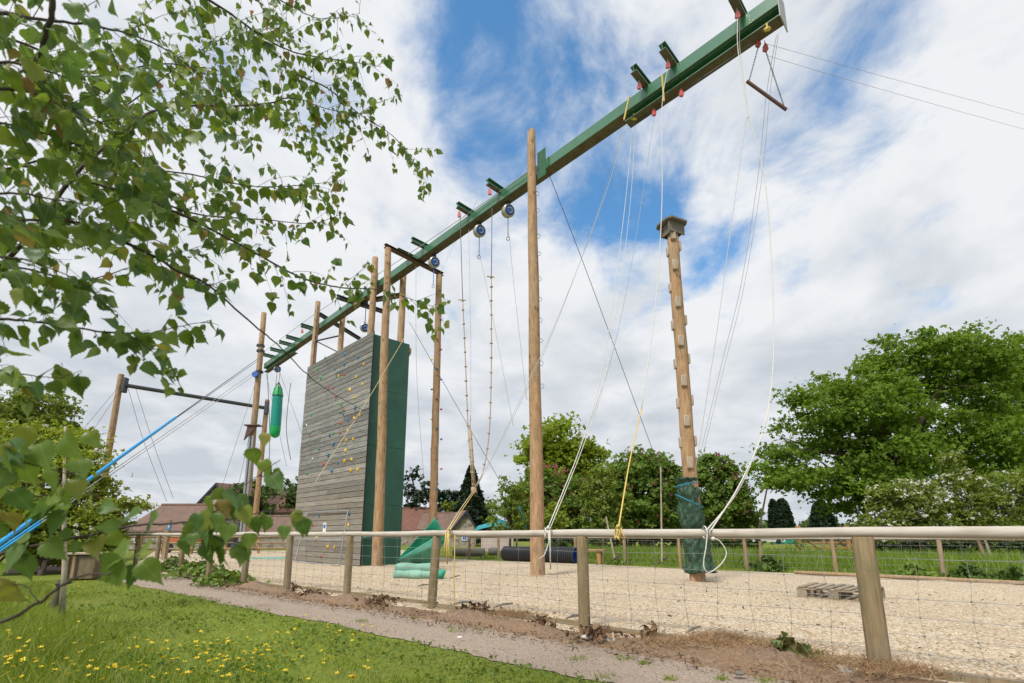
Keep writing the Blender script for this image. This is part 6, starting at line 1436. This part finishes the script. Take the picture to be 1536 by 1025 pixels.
mb = MB(); mb.box(c + Vector((0, 0, .605)), (.74, .58, .05), rz, bev=.01); mb.build('top_board', M['block'], t)
for dx in (-.27, -.12):
    mb = MB(); mb.box(c + rz @ Vector((dx, -.25, .27)), (.06, .05, .54), rz); mb.build('front_post', M['post_far'], t, smooth=False)
c = G(55, 851); t = thing('picnic_table', 'brown picnic table under the flowering bush at the left', 'picnic table', c); rz = Matrix.Rotation(R(-4), 3, 'Z')
mb = MB()
for k in range(4): mb.box(c + rz @ Vector((0, -.27 + k * .18, .73)), (1.9, .16, .045), rz, bev=.008)
mb.build('table_top', M['brown_steel'], t)
for dy in (-.7, .7):
    mb = MB(); mb.box(c + rz @ Vector((0, dy, .44)), (1.9, .26, .045), rz, bev=.008); mb.build('seat', M['brown_steel'], t)
for dx in (-.65, .65):
    for sg in (-1, 1):
        mb = MB(); mb.tube([c + rz @ Vector((dx, sg * .75, 0)), c + rz @ Vector((dx, sg * .25, .7))], .045, 4); mb.build('leg', M['brown_steel'], t)
c = AY(251, 803, 21); t = thing('sign_post', 'square wooden post with a small blue arrow sign by the stone cottage', 'sign post', (c.x, 21, 0))
mb = MB(); mb.box((c.x, 21, .85), (.17, .17, 1.7), bev=.015); mb.build('post', M['post_far'], t)
mb = MB(); mb.box((c.x + .09, 20.9, 1.42), (.12, .02, .3)); o = mb.build('blue_sign', M['blue_sleeve'], t, smooth=False)
mb = MB(); mb.prism([(c.x + .05, 20.885, 1.42), (c.x + .09, 20.885, 1.36), (c.x + .13, 20.885, 1.42)], (0, .003, 0)); mb.box((c.x + .09, 20.887, 1.47), (.02, .004, .1)); mb.build('arrow', M['white'], o, smooth=False)
def car(label, px, Y, col, L=4.0, roofc=None):
    c = AY(px, 803, Y); t = thing('parked_car', label, 'car', (c.x, Y, 0), 'cars parked beyond the field'); m_ = simple(label[:12], col, .3, .05, 4, 0)
    mb = MB(); mb.prism([(c.x - L / 2, Y, .3), (c.x + L / 2, Y, .3), (c.x + L / 2, Y, .75), (c.x + L * .28, Y, .9), (c.x + L * .15, Y, 1.4), (c.x - L * .25, Y, 1.42), (c.x - L * .42, Y, .95), (c.x - L / 2, Y, .85)], (0, 1.6, 0)); mb.build('body', m_, t, smooth=False)
    mb = MB(); mb.prism([(c.x + L * .25, Y - .01, .93), (c.x + L * .14, Y - .01, 1.33), (c.x - L * .23, Y - .01, 1.35), (c.x - L * .37, Y - .01, .97)], (0, .005, 0)); mb.build('side_window', M['glass'], t, smooth=False)
    for dx in (-.3, .3):
        mb = MB(); mb.tube([(c.x + dx * L, Y - .04, .31), (c.x + dx * L, Y + .15, .31)], .31, 16); mb.build('wheel', M['black'], t)
car('small white car seen beyond the gap right of the chestnuts', 1152, 58, (.7, .7, .7)); car('pink-red car left of the white one beyond the field', 1128, 60, (.5, .1, .13)); car('dark car parked behind the field gate', 1290, 45, (.04, .045, .05))
c = AY(1177, 803, 62); t = thing('container', 'low teal container beyond the field fence', 'container', (c.x, 62, 0)); mb = MB(); mb.box((c.x, 62, .75), (2.2, 1.6, 1.5), bev=.05); mb.build('bin', M['bag_teal'], t); mb = MB(); mb.box((c.x, 62, 1.53), (2.3, 1.7, .06), bev=.02); mb.build('lid', M['bag_teal'], t)

# ================================================================ THE BIRCH OVER THE CAMERA
TB = Vector((-2.3, 1.1, 0))
tBi = thing('birch_tree', 'birch reaching over from the left with serrated leaves on fine dark twigs', 'tree', TB)
mb = MB(); mb.tube([TB + Vector((0, 0, -.1)), TB + Vector((0, 0, .3)), TB + Vector((.05, .02, 1.4)), TB + Vector((.0, .1, 2.6)), TB + Vector((.1, .2, 4.2))], [.15, .11, .10, .085, .05], 14, jit=.05); mb.build('trunk', M['pale_bark'], tBi, auto=False)
brs = [  # (pixel x, y, depth) , start radius, leaf density, twig length, twig density
    ([(-140, 470, 1.5), (0, 400, 1.4), (117, 257, 1.45), (190, 195, 1.6), (250, 162, 1.8), (384, 158, 2.1), (440, 148, 2.3), (500, 166, 2.5), (560, 172, 2.7)], .011, 1.0, .22, 1.0),
    ([(-120, 210, 1.2), (0, 243, 1.25), (90, 258, 1.3), (190, 286, 1.45), (250, 257, 1.6), (384, 280, 1.9), (470, 276, 2.2), (515, 270, 2.3)], .008, 1.0, .2, 1.0),
    ([(440, 110, 2.2), (490, 132, 2.4), (540, 172, 2.6), (590, 205, 2.8), (625, 250, 3.0), (645, 285, 3.1)], .006, .8, .2, .9),
    ([(200, -60, 1.6), (313, 0, 1.8), (384, 48, 2.0), (440, 78, 2.2), (520, 92, 2.5), (572, 100, 2.6)], .009, 1.1, .22, 1.1),
    ([(330, -50, 2.0), (420, 0, 2.2), (480, 28, 2.4), (540, 20, 2.6)], .006, .8, .18, .8),
    ([(60, 190, 1.5), (225, 300, 1.55), (281, 326, 1.6), (380, 378, 1.75), (453, 417, 1.9), (513, 432, 2.0), (562, 434, 2.1), (606, 445, 2.2), (665, 466, 2.35)], .009, .9, .13, .9),
    ([(100, 330, 1.3), (219, 378, 1.35), (269, 408, 1.4), (312, 428, 1.45), (380, 487, 1.55), (415, 516, 1.6), (461, 562, 1.7), (502, 592, 1.8), (548, 617, 1.9)], .0075, .0, .0, .0),
    ([(100, 330, 1.3), (219, 378, 1.35), (269, 408, 1.4), (335, 440, 1.5)], .006, 1.1, .16, 1.1),
    ([(-100, 470, 1.0), (0, 478, 1.05), (78, 486, 1.1), (156, 498, 1.2), (219, 500, 1.25), (269, 490, 1.3), (315, 481, 1.35)], .006, .9, .1, .7),
    ([(156, 498, 1.2), (194, 502, 1.2), (225, 525, 1.2), (258, 555, 1.22), (275, 588, 1.22)], .003, 1.3, .08, .9),
    ([(-100, 545, .95), (0, 556, 1.0), (50, 564, 1.05), (94, 568, 1.1)], .004, 1.4, .08, 1.0),
    ([(-140, 990, .8), (0, 936, .8), (60, 902, .8), (100, 874, .8), (130, 862, .8), (165, 860, .8), (190, 842, .8), (212, 822, .8)], .0055, .06, .0, .0),
    ([(-40, 858, .8), (10, 872, .8), (38, 880, .8), (58, 903, .8)], .003, .05, .0, .0),
    ([(-140, 870, .85), (10, 829, .88), (107, 809, .9), (195, 790, .95), (293, 783, 1.0), (350, 778, 1.02), (420, 765, 1.05), (455, 772, 1.05)], .006, .35, .05, .22),
    ([(275, 787, 1.0), (310, 800, 1.0), (350, 818, 1.0), (385, 825, 1.0)], .003, .5, .04, .2),
    ([(315, 775, 1.0), (350, 740, 1.02), (385, 715, 1.05), (420, 690, 1.08)], .0025, .35, .04, .3),
    ([(-140, 690, .75), (0, 690, .78), (60, 700, .8), (120, 715, .85)], .004, .5, .06, .35),
    ([(-140, 740, .8), (0, 735, .8), (60, 745, .85), (110, 735, .88), (150, 745, .9)], .003, .4, .05, .25),
    ([(-120, 20, 1.0), (0, 20, 1.1), (60, 30, 1.2), (150, 40, 1.3), (240, 70, 1.5), (300, 115, 1.6), (345, 175, 1.7)], .008, 1.0, .2, 1.1),
    ([(-120, 120, .9), (0, 132, 1.0), (80, 150, 1.1), (160, 190, 1.2), (235, 245, 1.3)], .007, 1.0, .17, 1.1),
    ([(-120, 330, 1.0), (0, 330, 1.1), (100, 332, 1.25), (200, 350, 1.4), (265, 372, 1.5)], .007, 1.1, .16, 1.2),
    ([(-120, 60, 1.3), (20, 60, 1.5), (140, 110, 1.8), (280, 100, 2.1), (420, 180, 2.5), (500, 215, 2.7)], .008, .9, .22, 1.0),
    ([(-120, 400, 1.3), (20, 400, 1.4), (120, 420, 1.5), (200, 400, 1.6), (330, 360, 1.8)], .006, 1.0, .17, 1.0),
    ([(60, -60, 1.0), (78, 0, 1.0), (66, 60, 1.02), (44, 100, 1.05), (-60, 170, 1.1)], .012, .4, .12, .5),
    ([(180, 280, 1.6), (290, 320, 1.8), (400, 330, 2.1), (470, 335, 2.3), (520, 318, 2.4)], .006, .9, .16, .9),
    ([(-140, 85, .95), (0, 92, 1.0), (80, 110, 1.1), (160, 140, 1.2), (210, 190, 1.25)], .006, 1.1, .15, 1.2),
    ([(-140, 300, .95), (0, 290, 1.0), (90, 300, 1.1), (170, 320, 1.2)], .006, 1.1, .15, 1.2),
    ([(-140, 380, .95), (0, 385, 1.0), (70, 400, 1.05), (150, 440, 1.15)], .005, 1.1, .13, 1.1),
    ([(-140, 190, 1.0), (0, 185, 1.1), (110, 215, 1.2), (200, 250, 1.35)], .006, 1.1, .15, 1.1),
    ([(-100, 260, 1.8), (60, 240, 2.0), (200, 150, 2.3), (330, 60, 2.6), (440, 40, 2.9)], .008, .9, .24, 1.0)]
LP = []; LY = []; LSZ = []; LN = []
rnd = random.Random(21)
def add_leaf(p, d, depth, k=1.0):
    v = Vector((d.x * .25 + rnd.gauss(0, .45), d.y * .25 + rnd.gauss(0, .45), -.75 + rnd.gauss(0, .4)))
    sz = (rnd.uniform(.038, .062) if rnd.random() < .72 else rnd.uniform(.018, .036)) * k
    v.normalize(); LP.append(tuple(p + v * sz * .28)); LY.append(tuple(v)); LSZ.append(sz); nn = Vector((rnd.gauss(0, .8), rnd.gauss(-.35, .8), rnd.gauss(.45, .6))); LN.append(tuple(nn))
for pts, r0, ld, tl, td in brs:
    C_ = catmull([AD(*p) for p in pts], 7); n = len(C_); mb = MB()
    C_ = [p + Vector((rnd.gauss(0, 1), rnd.gauss(0, 1), rnd.gauss(0, 1))) * .0009 for p in C_]
    mb.tube(C_, [max(.0009, r0 * .62 * (1 - .85 * i / n)) for i in range(n)], 7, jit=.05)
    acc = 0; nextleaf = .03; nexttwig = .05
    for i in range(1, n):
        a, b = C_[i - 1], C_[i]; L = (b - a).length; d = (b - a).normalized(); dep = b.y; pos = 0
        while True:
            step = min(nextleaf, nexttwig)
            if pos + step > L:
                nextleaf -= L - pos; nexttwig -= L - pos; break
            pos += step; nextleaf -= step; nexttwig -= step; p = a.lerp(b, pos / L)
            if nextleaf <= 1e-6:
                nextleaf = rnd.uniform(.02, .055) / max(ld, .02)
                if ld > 0: add_leaf(p, d, dep)
            if nexttwig <= 1e-6:
                nexttwig = rnd.uniform(.021, .05) / max(td, .02)
                if td > 0 and tl > 0:
                    ln = tl * rnd.uniform(.35, 1.25); side = Vector((rnd.gauss(0, 1), rnd.gauss(0, 1), rnd.gauss(-.1, .8))); side = (side - d * side.dot(d)); side.normalize()
                    dd = (d * .6 + side * .8); dd.normalize(); tw = [p]; m_ = max(3, int(ln / .028)); dirn = dd
                    for k in range(m_):
                        dirn = (dirn + Vector((rnd.gauss(0, .1), rnd.gauss(0, .1), -.085 + rnd.gauss(0, .08)))).normalized(); q = tw[-1] + dirn * (ln / m_); tw.append(q)
                        if rnd.random() < .78: add_leaf(q, dirn, dep, .95)
                        if rnd.random() < .3: add_leaf(q, dirn, dep, .5)
                    add_leaf(tw[-1], dirn, dep, .8); mb.tube(tw, [max(.0005, .0013 * (1 - .7 * k / m_)) for k in range(m_ + 1)], 4, cap=False)
    mb.build('branch', M['birch_bark'], tBi, auto=False)
for (bx_, by_, tx_, ty_, d_) in [(212, 843, 242, 876, .80), (193, 827, 148, 842, .80), (187, 843, 140, 874, .79), (206, 848, 188, 884, .81), (224, 822, 198, 828, .82), (210, 768, 172, 786, .92), (238, 772, 212, 800, .93), (275, 808, 281, 838, .97), (308, 818, 314, 846, .98), (335, 822, 326, 850, .99), (352, 818, 372, 842, 1.0), (366, 822, 360, 850, 1.0), (404, 774, 394, 800, 1.04), (440, 768, 455, 786, 1.05), (428, 788, 424, 812, 1.05), (452, 780, 462, 806, 1.05), (318, 745, 312, 778, .99), (335, 748, 340, 780, 1.0), (350, 752, 348, 786, 1.0), (365, 760, 372, 790, 1.0), (330, 770, 322, 800, .98), (345, 785, 338, 815, .98), (300, 770, 292, 800, .97), (380, 775, 386, 804, 1.02), (312, 795, 306, 822, .97), (290, 800, 288, 822, .97), (375, 800, 372, 826, 1.0),
        (95, 655, 118, 690, .82), (60, 665, 70, 705, .80), (30, 690, 52, 730, .79), (10, 665, 30, 700, .78), (80, 700, 78, 742, .83), (118, 690, 125, 720, .86), (20, 735, 48, 770, .80), (95, 745, 60, 748, .84), (58, 770, 30, 775, .84), (5, 720, -20, 760, .78), (108, 800, 82, 802, .88), (70, 812, 96, 840, .86), (45, 806, 20, 812, .86), (150, 760, 176, 762, .9), (0, 880, 24, 900, .78), (85, 735, 106, 760, .85), (42, 640, 36, 676, .8), (130, 650, 150, 672, .88), (395, 690, 402, 714, 1.07), (378, 672, 384, 700, 1.07), (405, 712, 425, 736, 1.07), (400, 650, 394, 672, 1.08)]:
    a_, b_ = AD(bx_, by_, d_), AD(tx_, ty_, d_ + rnd.uniform(-.02, .02)); v_ = b_ - a_; LP.append(tuple(a_)); LY.append(tuple(v_.normalized())); LSZ.append(v_.length * 1.08); LN.append((rnd.gauss(0, .35), -1 + rnd.gauss(0, .2), rnd.gauss(.35, .3)))
LP = np.array(LP); Mx = frames(np.array(LY), np.array(LN)); V, Fc = scatter(LT, LF, LP, Mx, np.array(LSZ)); fo = np_obj('foliage', V, Fc, M['birch_leaf'], tBi, smooth=True)
uvl = fo.data.uv_layers.new(name='leaf'); li = np.zeros(len(fo.data.loops), dtype=np.int32); fo.data.loops.foreach_get('vertex_index', li)
uvl.data.foreach_set('uv', LT[li % len(LT)][:, :2].astype(np.float32).ravel())
print('birch leaves', len(LP), 'objects', len(bpy.data.objects))
for o in bpy.data.objects:
    if '_o' in o: del o['_o']
